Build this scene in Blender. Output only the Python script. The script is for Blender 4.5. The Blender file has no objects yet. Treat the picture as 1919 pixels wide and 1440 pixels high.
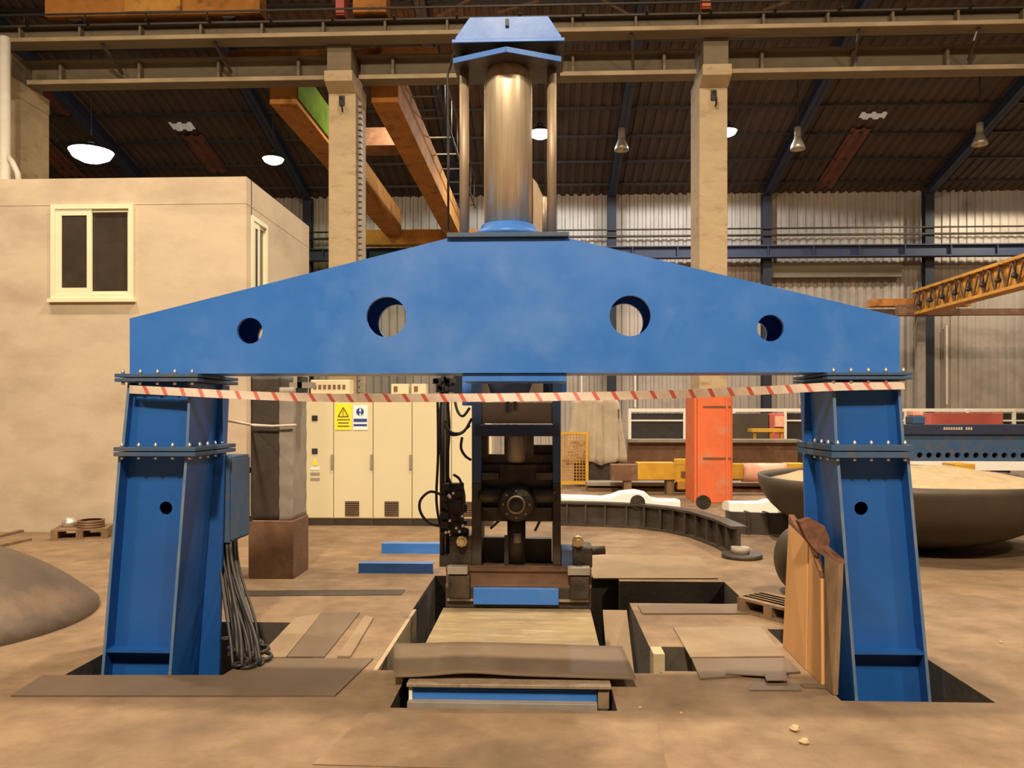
import bpy, math, random
from mathutils import Vector, Matrix
random.seed(7)
C = bpy.context.scene.collection
sc = bpy.context.scene
# ------------------------------------------------------------------ camera, world, exposure
TH = math.radians(2.2); FP = 1500.0; HZ = 775.0; EYE = 1.6
cd = bpy.data.cameras.new('camera'); cam = bpy.data.objects.new('camera', cd); C.objects.link(cam)
cam.location = (0, 0, EYE); cam.rotation_euler = (math.pi/2, 0, TH)
cd.sensor_width = 36; cd.lens = 36*FP/1919; cd.shift_y = (HZ-720)/1919; cd.clip_end = 200; cd.clip_start = .05
sc.camera = cam
w = bpy.data.worlds.new('world'); sc.world = w; w.use_nodes = True
w.node_tree.nodes['Background'].inputs[0].default_value = (.9, .65, .45, 1)
w.node_tree.nodes['Background'].inputs[1].default_value = .02
sc.view_settings.view_transform = 'Standard'; sc.view_settings.look = 'None'
sc.view_settings.gamma = 1; sc.view_settings.use_curve_mapping = False
sc.view_settings.exposure = 0.0
WARM = (1, .81, .59)
def area(loc, size, power, col=WARM, aim=None, spread=180):
    l = bpy.data.lights.new('hall_light', 'AREA'); l.shape = 'DISK'; l.size = size; l.energy = power; l.color = col
    l.spread = math.radians(spread)
    o = bpy.data.objects.new('hall_light', l); C.objects.link(o); o.location = loc
    if aim: o.rotation_euler = (Vector(aim)-Vector(loc)).to_track_quat('-Z', 'Y').to_euler()
    return o
# high-bay lamps of the near hall (above and behind the photographer) and over the press
area((-1.0, -6.0, 12.0), 1.0, 1500, aim=(0, 5.0, .5), spread=140)
area((-9, -4.0, 11.5), 1.0, 420, aim=(-6, 6.0, 1.5), spread=140)
area((10, -4.0, 11.5), 1.0, 420, aim=(5, 5.0, 1.0), spread=140)
for lx, ly, p in ((-7.5, 7.6, 480), (0, 7.6, 760), (7.5, 7.6, 480)):
    area((lx, ly, 11.0), .5, p, spread=150)
for lx, ly, p in ((-3, 19, 420), (6, 19, 620), (13, 18, 620)):
    area((lx, ly, 9.5), .7, p, spread=165)

def ray(px, py):
    u = (px-959.5)/FP; v = (HZ-py)/FP; c, s = math.cos(TH), math.sin(TH)
    return (c*u-s, s*u+c, v)
def at(px, py, Y):                  # point in the depth plane Y
    a, b, v = ray(px, py); t = Y/b
    return Vector((a*t, Y, EYE+v*t))
def ax(px, Y): return at(px, HZ, Y).x
def az(px, py, Y): return at(px, py, Y).z
def ground(px, py, z=0.0):          # point on a level surface
    a, b, v = ray(px, py); t = (z-EYE)/v
    return Vector((a*t, b*t, z))

# ------------------------------------------------------------------ materials
def mat(name, c1, c2=None, scale=3.0, rough=.7, metal=0.0, bump=0.0, bscale=20.0, stretch=(1,1,1), c3=None, s3=1.0, lo=.35, hi=.7, lo3=.55, hi3=.7, rvar=0.0, spec=.5):
    m = bpy.data.materials.new(name); m.use_nodes = True
    nt = m.node_tree; N = nt.nodes; L = nt.links; b = N['Principled BSDF']
    b.inputs['Roughness'].default_value = rough; b.inputs['Metallic'].default_value = metal
    b.inputs['Base Color'].default_value = (*c1, 1); b.inputs['Specular IOR Level'].default_value = spec
    tc = N.new('ShaderNodeTexCoord'); mp = N.new('ShaderNodeMapping'); mp.inputs['Scale'].default_value = stretch
    L.new(tc.outputs['Object'], mp.inputs[0])
    def noise(sc_, det=6):
        n = N.new('ShaderNodeTexNoise'); n.inputs['Scale'].default_value = sc_; n.inputs['Detail'].default_value = det
        n.inputs['Roughness'].default_value = .62
        L.new(mp.outputs[0], n.inputs['Vector']); return n
    def rampmix(prev, col, n, a, z):
        r = N.new('ShaderNodeMapRange'); r.inputs[1].default_value = a; r.inputs[2].default_value = z
        L.new(n.outputs['Fac'], r.inputs[0])
        x = N.new('ShaderNodeMix'); x.data_type = 'RGBA'
        L.new(r.outputs[0], x.inputs[0])
        if prev is None: x.inputs[6].default_value = (*c1, 1)
        else: L.new(prev, x.inputs[6])
        x.inputs[7].default_value = (*col, 1); return x.outputs[2], r.outputs[0]
    out = None
    if c2 is not None:
        n = noise(scale); out, f = rampmix(None, c2, n, lo, hi)
        if rvar:
            q = N.new('ShaderNodeMapRange'); q.inputs[3].default_value = rough-rvar; q.inputs[4].default_value = rough+rvar
            L.new(f, q.inputs[0]); L.new(q.outputs[0], b.inputs['Roughness'])
    if c3 is not None:
        n3 = noise(s3, 8); out, f = rampmix(out, c3, n3, lo3, hi3)
    if out is not None: L.new(out, b.inputs['Base Color'])
    if bump:
        bn = noise(bscale); bp = N.new('ShaderNodeBump'); bp.inputs['Strength'].default_value = bump
        bp.inputs['Distance'].default_value = .02
        L.new(bn.outputs['Fac'], bp.inputs['Height']); L.new(bp.outputs[0], b.inputs['Normal'])
    return m
def emit(name, col, s):
    m = bpy.data.materials.new(name); m.use_nodes = True; b = m.node_tree.nodes['Principled BSDF']
    b.inputs['Base Color'].default_value = (*col, 1)
    b.inputs['Emission Color'].default_value = (*col, 1); b.inputs['Emission Strength'].default_value = s
    return m
M = {}
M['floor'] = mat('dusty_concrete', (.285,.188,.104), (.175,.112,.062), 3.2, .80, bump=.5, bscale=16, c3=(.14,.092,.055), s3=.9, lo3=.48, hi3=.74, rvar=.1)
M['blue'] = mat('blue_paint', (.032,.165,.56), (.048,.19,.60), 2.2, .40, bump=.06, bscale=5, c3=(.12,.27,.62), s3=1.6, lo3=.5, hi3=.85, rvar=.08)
M['bluetower'] = mat('tower_blue_paint_dimmed', (.009,.092,.36), (.015,.11,.40), 1.5, .42, bump=.05, c3=(.02,.06,.20), s3=1.2, lo3=.5, hi3=.8)  # deeper tower blue; weaker light on the towers is part of the colour
M['bluedull'] = mat('blue_paint_dusty', (.028,.085,.20), (.06,.10,.17), 6, .65, bump=.1, c3=(.11,.10,.085), s3=7, lo3=.5, hi3=.75)
M['navy'] = mat('navy_paint', (.018,.03,.075), (.03,.035,.06), 5, .6)
M['postdark'] = mat('dark_post_paint', (.014,.017,.028), (.02,.02,.025), 4, .7)
M['edge'] = mat('pale_edge_paint', (.10,.18,.32), (.22,.24,.26), 7, .5, lo=.45, hi=.75)  # paler than the tower blue, mottled with grey
M['greasy'] = mat('greasy_steel_and_shade', (.075,.06,.045), (.03,.025,.02), 7, .45, .5, bump=.3, bscale=30, c3=(.16,.11,.07), s3=4, lo3=.5, hi3=.75)  # grease on the machine; also paints shade under tie plate and cap
M['black'] = mat('black_rubber', (.015,.013,.012), (.03,.026,.022), 9, .5)
M['darksteel'] = mat('dark_steel', (.05,.04,.032), (.085,.065,.045), 5, .55, .3, bump=.15)
M['rust'] = mat('rusty_steel', (.20,.105,.055), (.13,.07,.04), 5, .85, bump=.3, bscale=25, c3=(.28,.17,.1), s3=2.2)
M['chrome'] = mat('worn_chrome', (.78,.66,.47), (.52,.42,.28), 3, .42, .55, bump=.08, bscale=3, stretch=(9,9,.5), c3=(.50,.30,.17), s3=3.2, lo3=.5, hi3=.85, rvar=.1)
M['rod'] = mat('tan_steel_rod', (.42,.32,.22), (.3,.21,.13), 6, .5, .35, stretch=(4,4,.6))
M['plaster'] = mat('cream_plaster', (.60,.495,.355), (.54,.44,.315), 1.4, .9, bump=.12, bscale=6, c3=(.42,.33,.24), s3=.9, lo3=.47, hi3=.75, stretch=(1,1,1.9))
M['conc'] = mat('column_concrete', (.50,.385,.235), (.41,.31,.19), 1.8, .88, bump=.15, bscale=9, stretch=(1,1,2.5), c3=(.36,.24,.13), s3=3)
M['girder'] = mat('dusty_girder', (.20,.16,.10), (.15,.115,.075), 2, .8, stretch=(.4,1,1), c3=(.26,.19,.12), s3=1.2)
M['girderlight'] = mat('lit_flange_edge', (.46,.35,.21), (.30,.22,.13), 2.5, .7, stretch=(.5,1,1))  # brighter girder colour that paints the lit front edges
M['pitc'] = mat('pit_dirt_and_shade', (.10,.08,.055), (.05,.04,.03), 2.2, .9, bump=.3)  # oily dirt and the shade inside the pits in one dark colour
M['trenchlit'] = mat('lit_trench_concrete', (.46,.36,.22), (.32,.25,.15), 2.2, .9, bump=.3)  # bright concrete that paints the lit part of the trench wall
M['roof'] = mat('dark_roof_sheet', (.085,.055,.040), (.055,.037,.029), 1.1, .7)
M['roofred'] = mat('red_roof_reflection', (.20,.06,.035), (.10,.04,.025), 2.5, .6)  # red reflection streaks painted onto the roof
M['wallmetal'] = mat('corrugated_galvanised', (.50,.42,.345), (.38,.32,.26), .35, .55, .1, c3=(.30,.24,.185), s3=.9, lo3=.5, hi3=.75)
M['orange'] = mat('orange_crane_paint', (.52,.225,.055), (.36,.15,.04), 2.5, .85, c3=(.2,.09,.03), s3=3, spec=.15)
M['yelloworange'] = mat('yellow_crane_paint', (.62,.30,.04), (.42,.19,.03), 3.5, .6, c3=(.14,.07,.02), s3=4)
M['green'] = mat('green_crane_paint', (.13,.24,.012), (.07,.14,.01), 3, .95, spec=.05)
M['redorange'] = mat('orange_column_paint', (.80,.16,.045), (.62,.14,.05), 3, .55, c3=(.55,.25,.14), s3=2.5)
M['yellow'] = mat('yellow_paint', (.72,.42,.03), (.55,.3,.03), 4, .55)
M['cream'] = mat('cream_cabinet_paint', (.68,.61,.40), (.64,.57,.37), 1.5, .45, c3=(.6,.48,.3), s3=.8, lo3=.6, hi3=.85)
M['white'] = mat('white_plastic', (.85,.80,.70), (.78,.72,.6), 6, .5)
M['frame'] = mat('window_frame_upvc', (.80,.78,.55), (.76,.72,.5), 4, .4)
M['glass'] = mat('dark_pane', (.045,.035,.028), (.07,.052,.036), 3, .12)
M['tapewhite'] = mat('tape_white', (.62,.50,.40), (.5,.40,.32), 15, .5)
M['tapered'] = mat('tape_red', (.50,.08,.05), (.45,.11,.08), 15, .5)
M['wood'] = mat('plywood_face', (.56,.30,.11), (.48,.25,.09), 2.5, .75, stretch=(1,1,.35), bump=.1)
M['wood2'] = mat('weathered_wood', (.27,.165,.085), (.13,.08,.045), 3.5, .85, stretch=(2,2,.4), bump=.3)
M['rot'] = mat('splintered_wood', (.22,.09,.05), (.10,.05,.03), 14, .9, bump=.6)
M['sheet'] = mat('brown_plate', (.175,.12,.075), (.135,.093,.058), 2.0, .6, .1, bump=.08, c3=(.15,.10,.065), s3=6, lo3=.55, hi3=.8)
M['sheet2'] = mat('pale_cover_plate', (.29,.205,.118), (.22,.15,.085), 2.5, .7, bump=.1)
M['deck'] = mat('worn_deck_plate', (.31,.235,.125), (.19,.14,.075), 3.0, .65, bump=.3, bscale=12, stretch=(.6,2.5,1), c3=(.42,.33,.19), s3=5, lo3=.55, hi3=.75)
M['dome'] = mat('mill_scale_steel', (.125,.088,.06), (.08,.058,.042), 2.5, .6, .2, bump=.12, c3=(.19,.12,.075), s3=1.5)
M['domedark'] = mat('dark_mill_scale', (.07,.055,.042), (.10,.075,.05), 2, .5, .3)
M['sand'] = mat('pale_rubble', (.50,.38,.22), (.38,.28,.16), 6, .95, bump=.8, bscale=12)
M['tarp'] = mat('grey_tarpaulin', (.62,.52,.39), (.42,.35,.27), 2, .75, bump=.4, bscale=5)
M['whitesheet'] = mat('white_sheeting', (.95,.93,.88), (.9,.88,.82), 3, .5)
M['bolt'] = mat('zinc_bolt', (.75,.72,.66), (.6,.56,.5), 9, .3, .7)
M['pink'] = mat('red_white_drum', (.80,.33,.22), (.85,.55,.4), 4, .6)
M['red'] = mat('faded_red_paint', (.55,.12,.09), (.45,.1,.08), 4, .6)
M['grey'] = mat('grey_paint', (.33,.29,.24), (.25,.21,.17), 4, .6)
M['signyellow'] = mat('sign_yellow', (.88,.78,.02), None, rough=.5)
M['signwhite'] = mat('sign_white', (.85,.85,.85), None, rough=.5)
M['signblue'] = mat('sign_blue', (.02,.06,.28), None, rough=.5)
M['brass'] = mat('brass_fitting', (.7,.55,.28), (.5,.38,.2), 8, .35, .7)
M['lampoff'] = mat('lamp_reflector', (.55,.5,.42), None, rough=.35, metal=.6)
M['lit'] = emit('lamp_lit_white', (1, .98, .92), 26)
M['litgreen'] = emit('lamp_lit_green', (.85, 1, .45), 9)
M['skylight'] = emit('roof_light_sheet', (.45, .40, .34), .35)

# ------------------------------------------------------------------ mesh helper
class MB:
    def __init__(s): s.v = []; s.f = []; s.sm = []; s.mi = []
    def face(s, idx, sm=False, mi=0): s.f.append(tuple(idx)); s.sm.append(sm); s.mi.append(mi)
    def hexa(s, p, mi=0):       # p: 4 bottom + 4 top, both counter-clockwise from above
        b = len(s.v); s.v += [tuple(q) for q in p]
        for q in ((3,2,1,0),(4,5,6,7),(0,1,5,4),(1,2,6,5),(2,3,7,6),(3,0,4,7)): s.face([b+i for i in q], mi=mi)
        return s
    def box(s, x0,x1,y0,y1,z0,z1, mi=0):
        x0,x1 = sorted((x0,x1)); y0,y1 = sorted((y0,y1)); z0,z1 = sorted((z0,z1))
        return s.hexa([(x0,y0,z0),(x1,y0,z0),(x1,y1,z0),(x0,y1,z0),(x0,y0,z1),(x1,y0,z1),(x1,y1,z1),(x0,y1,z1)], mi)
    def rings(s, rings, cap=True, sm=False, closed=True, mi=0):
        b = len(s.v); n = len(rings[0])
        for r in rings: s.v += [tuple(q) for q in r]
        for i in range(len(rings)-1):
            for j in range(n if closed else n-1):
                k = (j+1) % n
                s.face((b+i*n+j, b+i*n+k, b+(i+1)*n+k, b+(i+1)*n+j), sm, mi)
        if cap:
            s.face([b+j for j in range(n)][::-1], mi=mi); s.face([b+(len(rings)-1)*n+j for j in range(n)], mi=mi)
        return s
    def prism(s, pts, axis, a, b_, mi=0):
        def m(p, t): return {'x': (t,p[0],p[1]), 'y': (p[0],t,p[1]), 'z': (p[0],p[1],t)}[axis]
        return s.rings([[m(p,a) for p in pts], [m(p,b_) for p in pts]], mi=mi)
    def cyl(s, p, q, r, n=20, r2=None, cap=True, sm=True, mi=0):
        p = Vector(p); q = Vector(q); r2 = r if r2 is None else r2
        d = (q-p).normalized(); a = d.orthogonal().normalized(); b = d.cross(a)
        f = lambda c, R: [c + (a*math.cos(2*math.pi*i/n)+b*math.sin(2*math.pi*i/n))*R for i in range(n)]
        return s.rings([f(p,r), f(q,r2)], cap, sm, mi=mi)
    def tube(s, pts, r, n=8, mi=0):
        pts = [Vector(p) for p in pts]; R = []; a = None
        for i, p in enumerate(pts):
            d = (pts[min(i+1,len(pts)-1)]-pts[max(i-1,0)]).normalized()
            if a is None: a = d.orthogonal().normalized()
            else: a = (a-d*a.dot(d)).normalized()
            b = d.cross(a)
            R.append([p+(a*math.cos(2*math.pi*k/n)+b*math.sin(2*math.pi*k/n))*r for k in range(n)])
        return s.rings(R, True, True, mi=mi)
    def lathe(s, prof, c, n=40, axis='z', sm=True, mi=0, cap=False):
        R = []
        for r, h in prof:
            ring = []
            for i in range(n):
                t = 2*math.pi*i/n; a_, b_ = r*math.cos(t), r*math.sin(t)
                if axis == 'z': ring.append((c[0]+a_, c[1]+b_, c[2]+h))
                elif axis == 'y': ring.append((c[0]+a_, c[1]+h, c[2]-b_))
                else: ring.append((c[0]+h, c[1]+a_, c[2]+b_))
            R.append(ring)
        return s.rings(R, cap, sm, mi=mi)
    def slab(s, pts, t, mi=0):
        return s.rings([[(p[0],p[1],p[2]) for p in pts], [(p[0],p[1],p[2]+t) for p in pts]], mi=mi)
    def beam(s, p, q, w, h, mi=0):  # rectangular bar between two points, h along the more vertical side
        p = Vector(p); q = Vector(q); d = (q-p).normalized()
        up = Vector((0,0,1)) if abs(d.z) < .95 else Vector((0,1,0))
        a = d.cross(up).normalized(); b = a.cross(d)
        f = lambda c: [c+a*w/2*i+b*h/2*j for i, j in ((-1,-1),(1,-1),(1,1),(-1,1))]
        return s.rings([f(p), f(q)], mi=mi)
    def add(s, me, M4=None):
        b = len(s.v)
        for v in me.vertices:
            s.v.append(tuple(M4 @ v.co if M4 else v.co))
        for p in me.polygons: s.face([b+i for i in p.vertices])
        return s
    def build(s, name, m, parent=None, origin=None, bevel=0):
        me = bpy.data.meshes.new(name)
        if parent is not None: o0 = ORG[parent.name]
        elif origin is not None: o0 = Vector(origin)
        else:
            xs = [v[0] for v in s.v]; ys = [v[1] for v in s.v]; zs = [v[2] for v in s.v]
            o0 = Vector(((min(xs)+max(xs))/2, (min(ys)+max(ys))/2, min(zs)))
        me.from_pydata([(v[0]-o0.x, v[1]-o0.y, v[2]-o0.z) for v in s.v], [], s.f)
        me.polygons.foreach_set('use_smooth', s.sm); me.polygons.foreach_set('material_index', s.mi)
        for q in (m if isinstance(m, (list, tuple)) else [m]): me.materials.append(M[q])
        import bmesh
        bm = bmesh.new(); bm.from_mesh(me)
        bmesh.ops.recalc_face_normals(bm, faces=bm.faces); bm.to_mesh(me); bm.free()
        me.update()
        ob = bpy.data.objects.new(name, me); C.objects.link(ob)
        if parent is not None: ob.parent = parent
        else: ob.location = o0
        ORG[ob.name] = o0
        if bevel:
            bv = ob.modifiers.new('bevel', 'BEVEL'); bv.width = bevel; bv.segments = 2; bv.limit_method = 'ANGLE'
        return ob
ORG = {}
def tag(o, label=None, cat=None, group=None, kind=None):
    if label: o['label'] = label
    if cat: o['category'] = cat
    if group: o['group'] = group
    if kind: o['kind'] = kind
    return o
def thing(name, label, cat, loc, group=None):
    o = bpy.data.objects.new(name, None); C.objects.link(o); o.location = loc; o.empty_display_size = .2
    ORG[o.name] = Vector(loc); return tag(o, label, cat, group)
def solo(mb, name, m, label, cat, group=None, bevel=0): return tag(mb.build(name, m, bevel=bevel), label, cat, group)
def struct(mb, name, m, bevel=0): return tag(mb.build(name, m, bevel=bevel), kind='structure')
def copy_tree(o, loc=None, parent=None):
    c = o.copy(); C.objects.link(c); ORG[c.name] = ORG.get(o.name, Vector())
    if parent is not None: c.parent = parent
    if loc is not None: c.location = loc
    for ch in list(o.children): copy_tree(ch, None, c)
    return c
def plate(outline, holes, y0, y1):      # plate in the XZ plane with round holes; outline [(x,z)], holes [(x,z,r)]
    cu = bpy.data.curves.new('plate_outline', 'CURVE'); cu.dimensions = '2D'; cu.fill_mode = 'BOTH'; cu.extrude = abs(y1-y0)/2
    def spl(pts):
        sp = cu.splines.new('POLY'); sp.points.add(len(pts)-1)
        for i, p in enumerate(pts): sp.points[i].co = (p[0], p[1], 0, 1)
        sp.use_cyclic_u = True
    spl(outline)
    for hx, hz, r in holes: spl([(hx+r*math.cos(2*math.pi*i/48), hz+r*math.sin(2*math.pi*i/48)) for i in range(48)])
    ob = bpy.data.objects.new('plate_outline', cu); C.objects.link(ob)
    bpy.context.view_layer.update()
    me = bpy.data.meshes.new_from_object(ob.evaluated_get(bpy.context.evaluated_depsgraph_get()))
    bpy.data.objects.remove(ob); bpy.data.curves.remove(cu)
    return me, Matrix(((1,0,0,0),(0,0,-1,(y0+y1)/2),(0,1,0,0),(0,0,0,1)))

# ------------------------------------------------------------------ the setting
XL, XR, YN, YF = -22.0, 24.0, -9.0, 28.0
holes = [(-2.92,-1.50,4.74,6.05,-1.6), (-.83,.40,4.32,4.95,-1.8), (-1.06,.73,4.95,7.85,-1.8), (.73,1.72,6.78,7.66,-1.6),
         (1.66,2.50,4.52,6.0,-1.6), (.73,1.02,5.0,5.52,-.24)]
def build_floor():
    mb = MB()
    xs = sorted({XL, XR, *[h[0] for h in holes], *[h[1] for h in holes]}); ys = sorted({YN, YF, *[h[2] for h in holes], *[h[3] for h in holes]})
    def depth(x, y):
        for h in holes:
            if h[0] < x < h[1] and h[2] < y < h[3]: return h[4]
        return 0
    D = [[depth((xs[i]+xs[i+1])/2, (ys[j]+ys[j+1])/2) for j in range(len(ys)-1)] for i in range(len(xs)-1)]
    for i in range(len(xs)-1):
        for j in range(len(ys)-1):
            z = D[i][j]; b = len(mb.v)
            mb.v += [(xs[i],ys[j],z),(xs[i+1],ys[j],z),(xs[i+1],ys[j+1],z),(xs[i],ys[j+1],z)]
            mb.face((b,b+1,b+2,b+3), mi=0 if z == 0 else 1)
            for di, dj, e in ((1,0,((xs[i+1],ys[j]),(xs[i+1],ys[j+1]))), (0,1,((xs[i],ys[j+1]),(xs[i+1],ys[j+1])))):
                ii, jj = i+di, j+dj
                if ii < len(xs)-1 and jj < len(ys)-1 and D[ii][jj] != z:
                    z2 = D[ii][jj]; b = len(mb.v)
                    (ax_, ay_), (bx_, by_) = e
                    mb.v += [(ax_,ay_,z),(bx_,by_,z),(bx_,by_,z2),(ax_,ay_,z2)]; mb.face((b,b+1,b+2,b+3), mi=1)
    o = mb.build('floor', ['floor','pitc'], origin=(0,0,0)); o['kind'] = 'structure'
build_floor()
struct(MB().box(-1.06,-1.03,4.955,6.5,-.26,-.002),'trim_lit_trench_wall','trenchlit')  # thin pale lining added where light reaches the trench wall

def corr(mb, x0, x1, f, pitch=.24, amp=.035):  # corrugated sheet between x0..x1; f(x, off, k) -> point k=0,1
    x = x0; P = []
    while x < x1:
        for dx, a in ((0,0),(.3,0),(.42,1),(.88,1)):
            if x+dx*pitch <= x1: P.append((x+dx*pitch, a*amp))
        x += pitch
    b = len(mb.v)
    for px_, a in P: mb.v.append(f(px_, a, 0)); mb.v.append(f(px_, a, 1))
    for i in range(len(P)-1): mb.face((b+2*i, b+2*i+2, b+2*i+3, b+2*i+1))
ZE = 9.16; SL = .26
struct((lambda m: (corr(m, XL, XR, lambda x,a,k: (x, YF-a, k*(ZE+.1)), .28, .05), m)[1])(MB()), 'wall_back', 'wallmetal')
struct((lambda m: (corr(m, XL, XR, lambda x,a,k: (x, (YF+.3, 14.0)[k], ZE+SL*((YF-.3*-1)-(YF+.3, 14.0)[k])+.0-a), .30, .05), m)[1])(MB()), 'ceiling', 'roof')
struct(MB().box(XL,XR,YN,14.0,12.85,13.0), 'ceiling_near_hall', 'roof')
struct(MB().box(XL-.2,XL,YN,YF,0,13), 'wall_left', 'wallmetal')
struct(MB().box(XR,XR+.2,YN,YF,0,13), 'wall_right', 'wallmetal')
struct(MB().box(XL,XR,YN-.2,YN,0,13), 'wall_near', 'wallmetal')
roofz = lambda Y: ZE+SL*(YF+.3-Y)
# rafters and wall columns, purlins
XC = [-18.7,-13.45,-8.16,-2.9,2.36,7.6,13.0,18.3]
for i, x in enumerate(XC):
    m = MB()
    for a, b in ((.12,.14),(-.14,-.12)): m.box(x-.15,x+.15,27.55+a,27.55+b,0,ZE-.05)
    m.box(x-.012,x+.012,27.43,27.67,0,ZE-.05)
    r = MB()
    for dz in (-.42,-.10): r.rings([[(x-.13,27.6,roofz(27.6)+dz),(x+.13,27.6,roofz(27.6)+dz),(x+.13,27.6,roofz(27.6)+dz+.03),(x-.13,27.6,roofz(27.6)+dz+.03)],
                                   [(x-.13,14.2,roofz(14.2)+dz),(x+.13,14.2,roofz(14.2)+dz),(x+.13,14.2,roofz(14.2)+dz+.03),(x-.13,14.2,roofz(14.2)+dz+.03)]])
    r.rings([[(x-.012,27.6,roofz(27.6)-.42),(x+.012,27.6,roofz(27.6)-.42),(x+.012,27.6,roofz(27.6)-.1),(x-.012,27.6,roofz(27.6)-.1)],
             [(x-.012,14.2,roofz(14.2)-.42),(x+.012,14.2,roofz(14.2)-.42),(x+.012,14.2,roofz(14.2)-.1),(x-.012,14.2,roofz(14.2)-.1)]])
    struct(m, 'trim_wall_post_%d' % (i+1), 'postdark'); struct(r, 'trim_rafter_%d' % (i+1), 'navy')
pm = MB()
for k in range(10):
    y = 27.2-k*1.35; pm.box(XL+.1, XR-.1, y, y+.06, roofz(y)-.12, roofz(y)-.05)
struct(pm, 'trim_purlins', 'black')
# pale roof-light sheets and red lamp reflections painted as sheets
def roofpatch(px0, px1, py0, py1, name, m, drop=.07):
    mb = MB(); P = []
    for px, py in ((px0,py1),(px1,py1),(px1,py0),(px0,py0)):
        a, b, v = ray(px, py); t = (ZE+SL*(YF+.3)-EYE-drop)/(v+SL*b); P.append((a*t, b*t, EYE+v*t))
    X0 = (P[0][0]+P[3][0])/2; X1 = (P[1][0]+P[2][0])/2; y0, y1 = P[0][1], P[3][1]
    corr(mb, X0, X1, lambda x,a,k: (x, (y1,y0)[k], roofz((y1,y0)[k])-drop-a), .30, .05)
    struct(mb, name, m)
for i, q in enumerate(((38,80,230,243),(320,366,229,243),(1612,1660,210,221))): roofpatch(*q, 'trim_roof_light_%d' % (i+1), 'skylight')
for i, q in enumerate(((75,125,252,330),(365,412,252,322),(1560,1600,240,350),(90,140,160,215))): roofpatch(*q, 'trim_roof_reflection_%d' % (i+1), 'roofred')

# concrete columns with corbels
COLY = 14.5
def conc_column(xc, n, base=None):
    m = MB().box(xc-.25,xc+.25,COLY,COLY+.85,0,7.45)
    m.prism([(COLY,7.45),(COLY+.85,7.45),(COLY+.85,7.75),(COLY-.30,7.75),(COLY-.30,7.56)], 'x', xc-.25, xc+.26)
    struct(m, 'trim_concrete_column_%d' % n, 'conc', bevel=.01)
    struct(MB().box(xc-.22,xc+.22,COLY-.22,COLY+.7,7.76,8.24), 'trim_bearing_block_%d' % n, 'girder', bevel=.01)
x1c = ax(641,COLY); x2c = ax(1337,COLY)
conc_column(x1c, 1); conc_column(x2c, 2); conc_column(-9.93, 3); conc_column(x2c+6.7, 4); conc_column(-16.5, 5)
# cable conduit up the side of the left column
m = MB(); 
for k in range(58): m.box(x1c+.27,x1c+.325,COLY+.12,COLY+.24, 1.0+k*.11, 1.07+k*.11)
m.box(x1c+.263,x1c+.27,COLY+.10,COLY+.26,.9,7.4)
solo(m, 'cable_ladder', 'grey', 'narrow pale cable ladder running up the side of the left concrete column', 'cable ladder')
for xc_, la_ in ((x1c,'left'),(x2c,'right')):
    hk_ = MB().box(xc_-.05,xc_+.05,COLY-.03,COLY,7.22,7.40).tube([(xc_,COLY-.03,7.36),(xc_,COLY-.12,7.34),(xc_+.02,COLY-.14,7.22),(xc_+.03,COLY-.10,7.12),(xc_+.02,COLY-.05,7.10)],.018)
    solo(hk_,'cable_hook','black','small black hook bracket near the top of the %s concrete column' % la_,'hook','hooks on the concrete columns')
# runway girders on the columns
def girder(z0, z1, y, name, tf=.07, ymid=.34, light='girderlight'):
    t = MB().box(XL+.3,XR-.3,y+ymid/2-.03,y+ymid/2+.03,z0,z1)
    o = MB().box(XL+.3,XR-.3,y,y+ymid,z0,z0+tf).box(XL+.3,XR-.3,y,y+ymid,z1-.04,z1)
    return t, o
cols = [-22.2, -16.5, -9.93, x1c, x2c, x2c+6.7, 24.3]
lab = ['out at the far left','left of the pale down pipe, mostly out of view','above the cream building','behind the chrome cylinder','right of the right concrete column','out at the far right']
for i in range(6):
    xa_, xb_ = cols[i]+.28, cols[i+1]-.28
    a1 = thing('runway_girder', 'lower dusty runway girder span %s' % lab[i], 'girder', ((xa_+xb_)/2,14.8,7.76), 'lower runway girder spans')
    t_ = MB().box(xa_,xb_,14.78,14.82,7.83,8.18)
    for k in range(4): xx = xa_+.6+k*(xb_-xa_-1.2)/3; t_.box(xx,xx+.05,14.64,14.78,7.83,8.16)
    t_.build('web','girder',a1); MB().box(xa_,xb_,14.64,14.96,7.765,7.82).build('bottom_flange','girder',a1); tag(MB().box(xa_,xb_,14.615,14.638,7.76,7.835).build('flange_lit_lip','girderlight',a1),'edge painted as lit')  # front lip paints the lit edge of the flange
    MB().box(xa_,xb_,14.62,14.98,8.18,8.21).build('top_flange','girder',a1)
t_ = MB().box(XL+.3,XR-.3,14.13,14.17,8.31,8.52)
for k in range(24):
    xx = -9.4+k*1.1; t_.box(xx,xx+.04,14.0,14.13,8.31,8.52)
a2 = thing('runway_girder', 'long upper runway girder with lit-painted bottom flange edge crossing the whole picture', 'girder', (0,14.17,8.25))
t_.build('web','girder',a2); MB().box(XL+.3,XR-.3,13.975,14.32,8.25,8.30).build('bottom_flange','girder',a2); tag(MB().box(XL+.3,XR-.3,13.95,13.973,8.245,8.315).build('flange_lit_lip','girderlight',a2), 'edge painted as lit')  # lit flange edge is a brighter strip of colour
MB().box(XL+.3,XR-.3,13.98,14.32,8.52,8.55).build('top_flange','darksteel',a2)
MB().box(XL+.3,XR-.3,14.11,14.19,8.55,8.62).build('rail','black',a2)
m = MB().box(XL+.3,XR-.3,13.86,13.88,8.66,8.69)
for k in range(20): m.cyl((-9.2+k*1.1,13.87,8.53),(-9.2+k*1.1,13.87,8.67),.012,6); m.box(-9.22+k*1.1,-9.18+k*1.1,13.86,13.98,8.53,8.545)
m.build('conductor_bar','black',a2)
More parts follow.
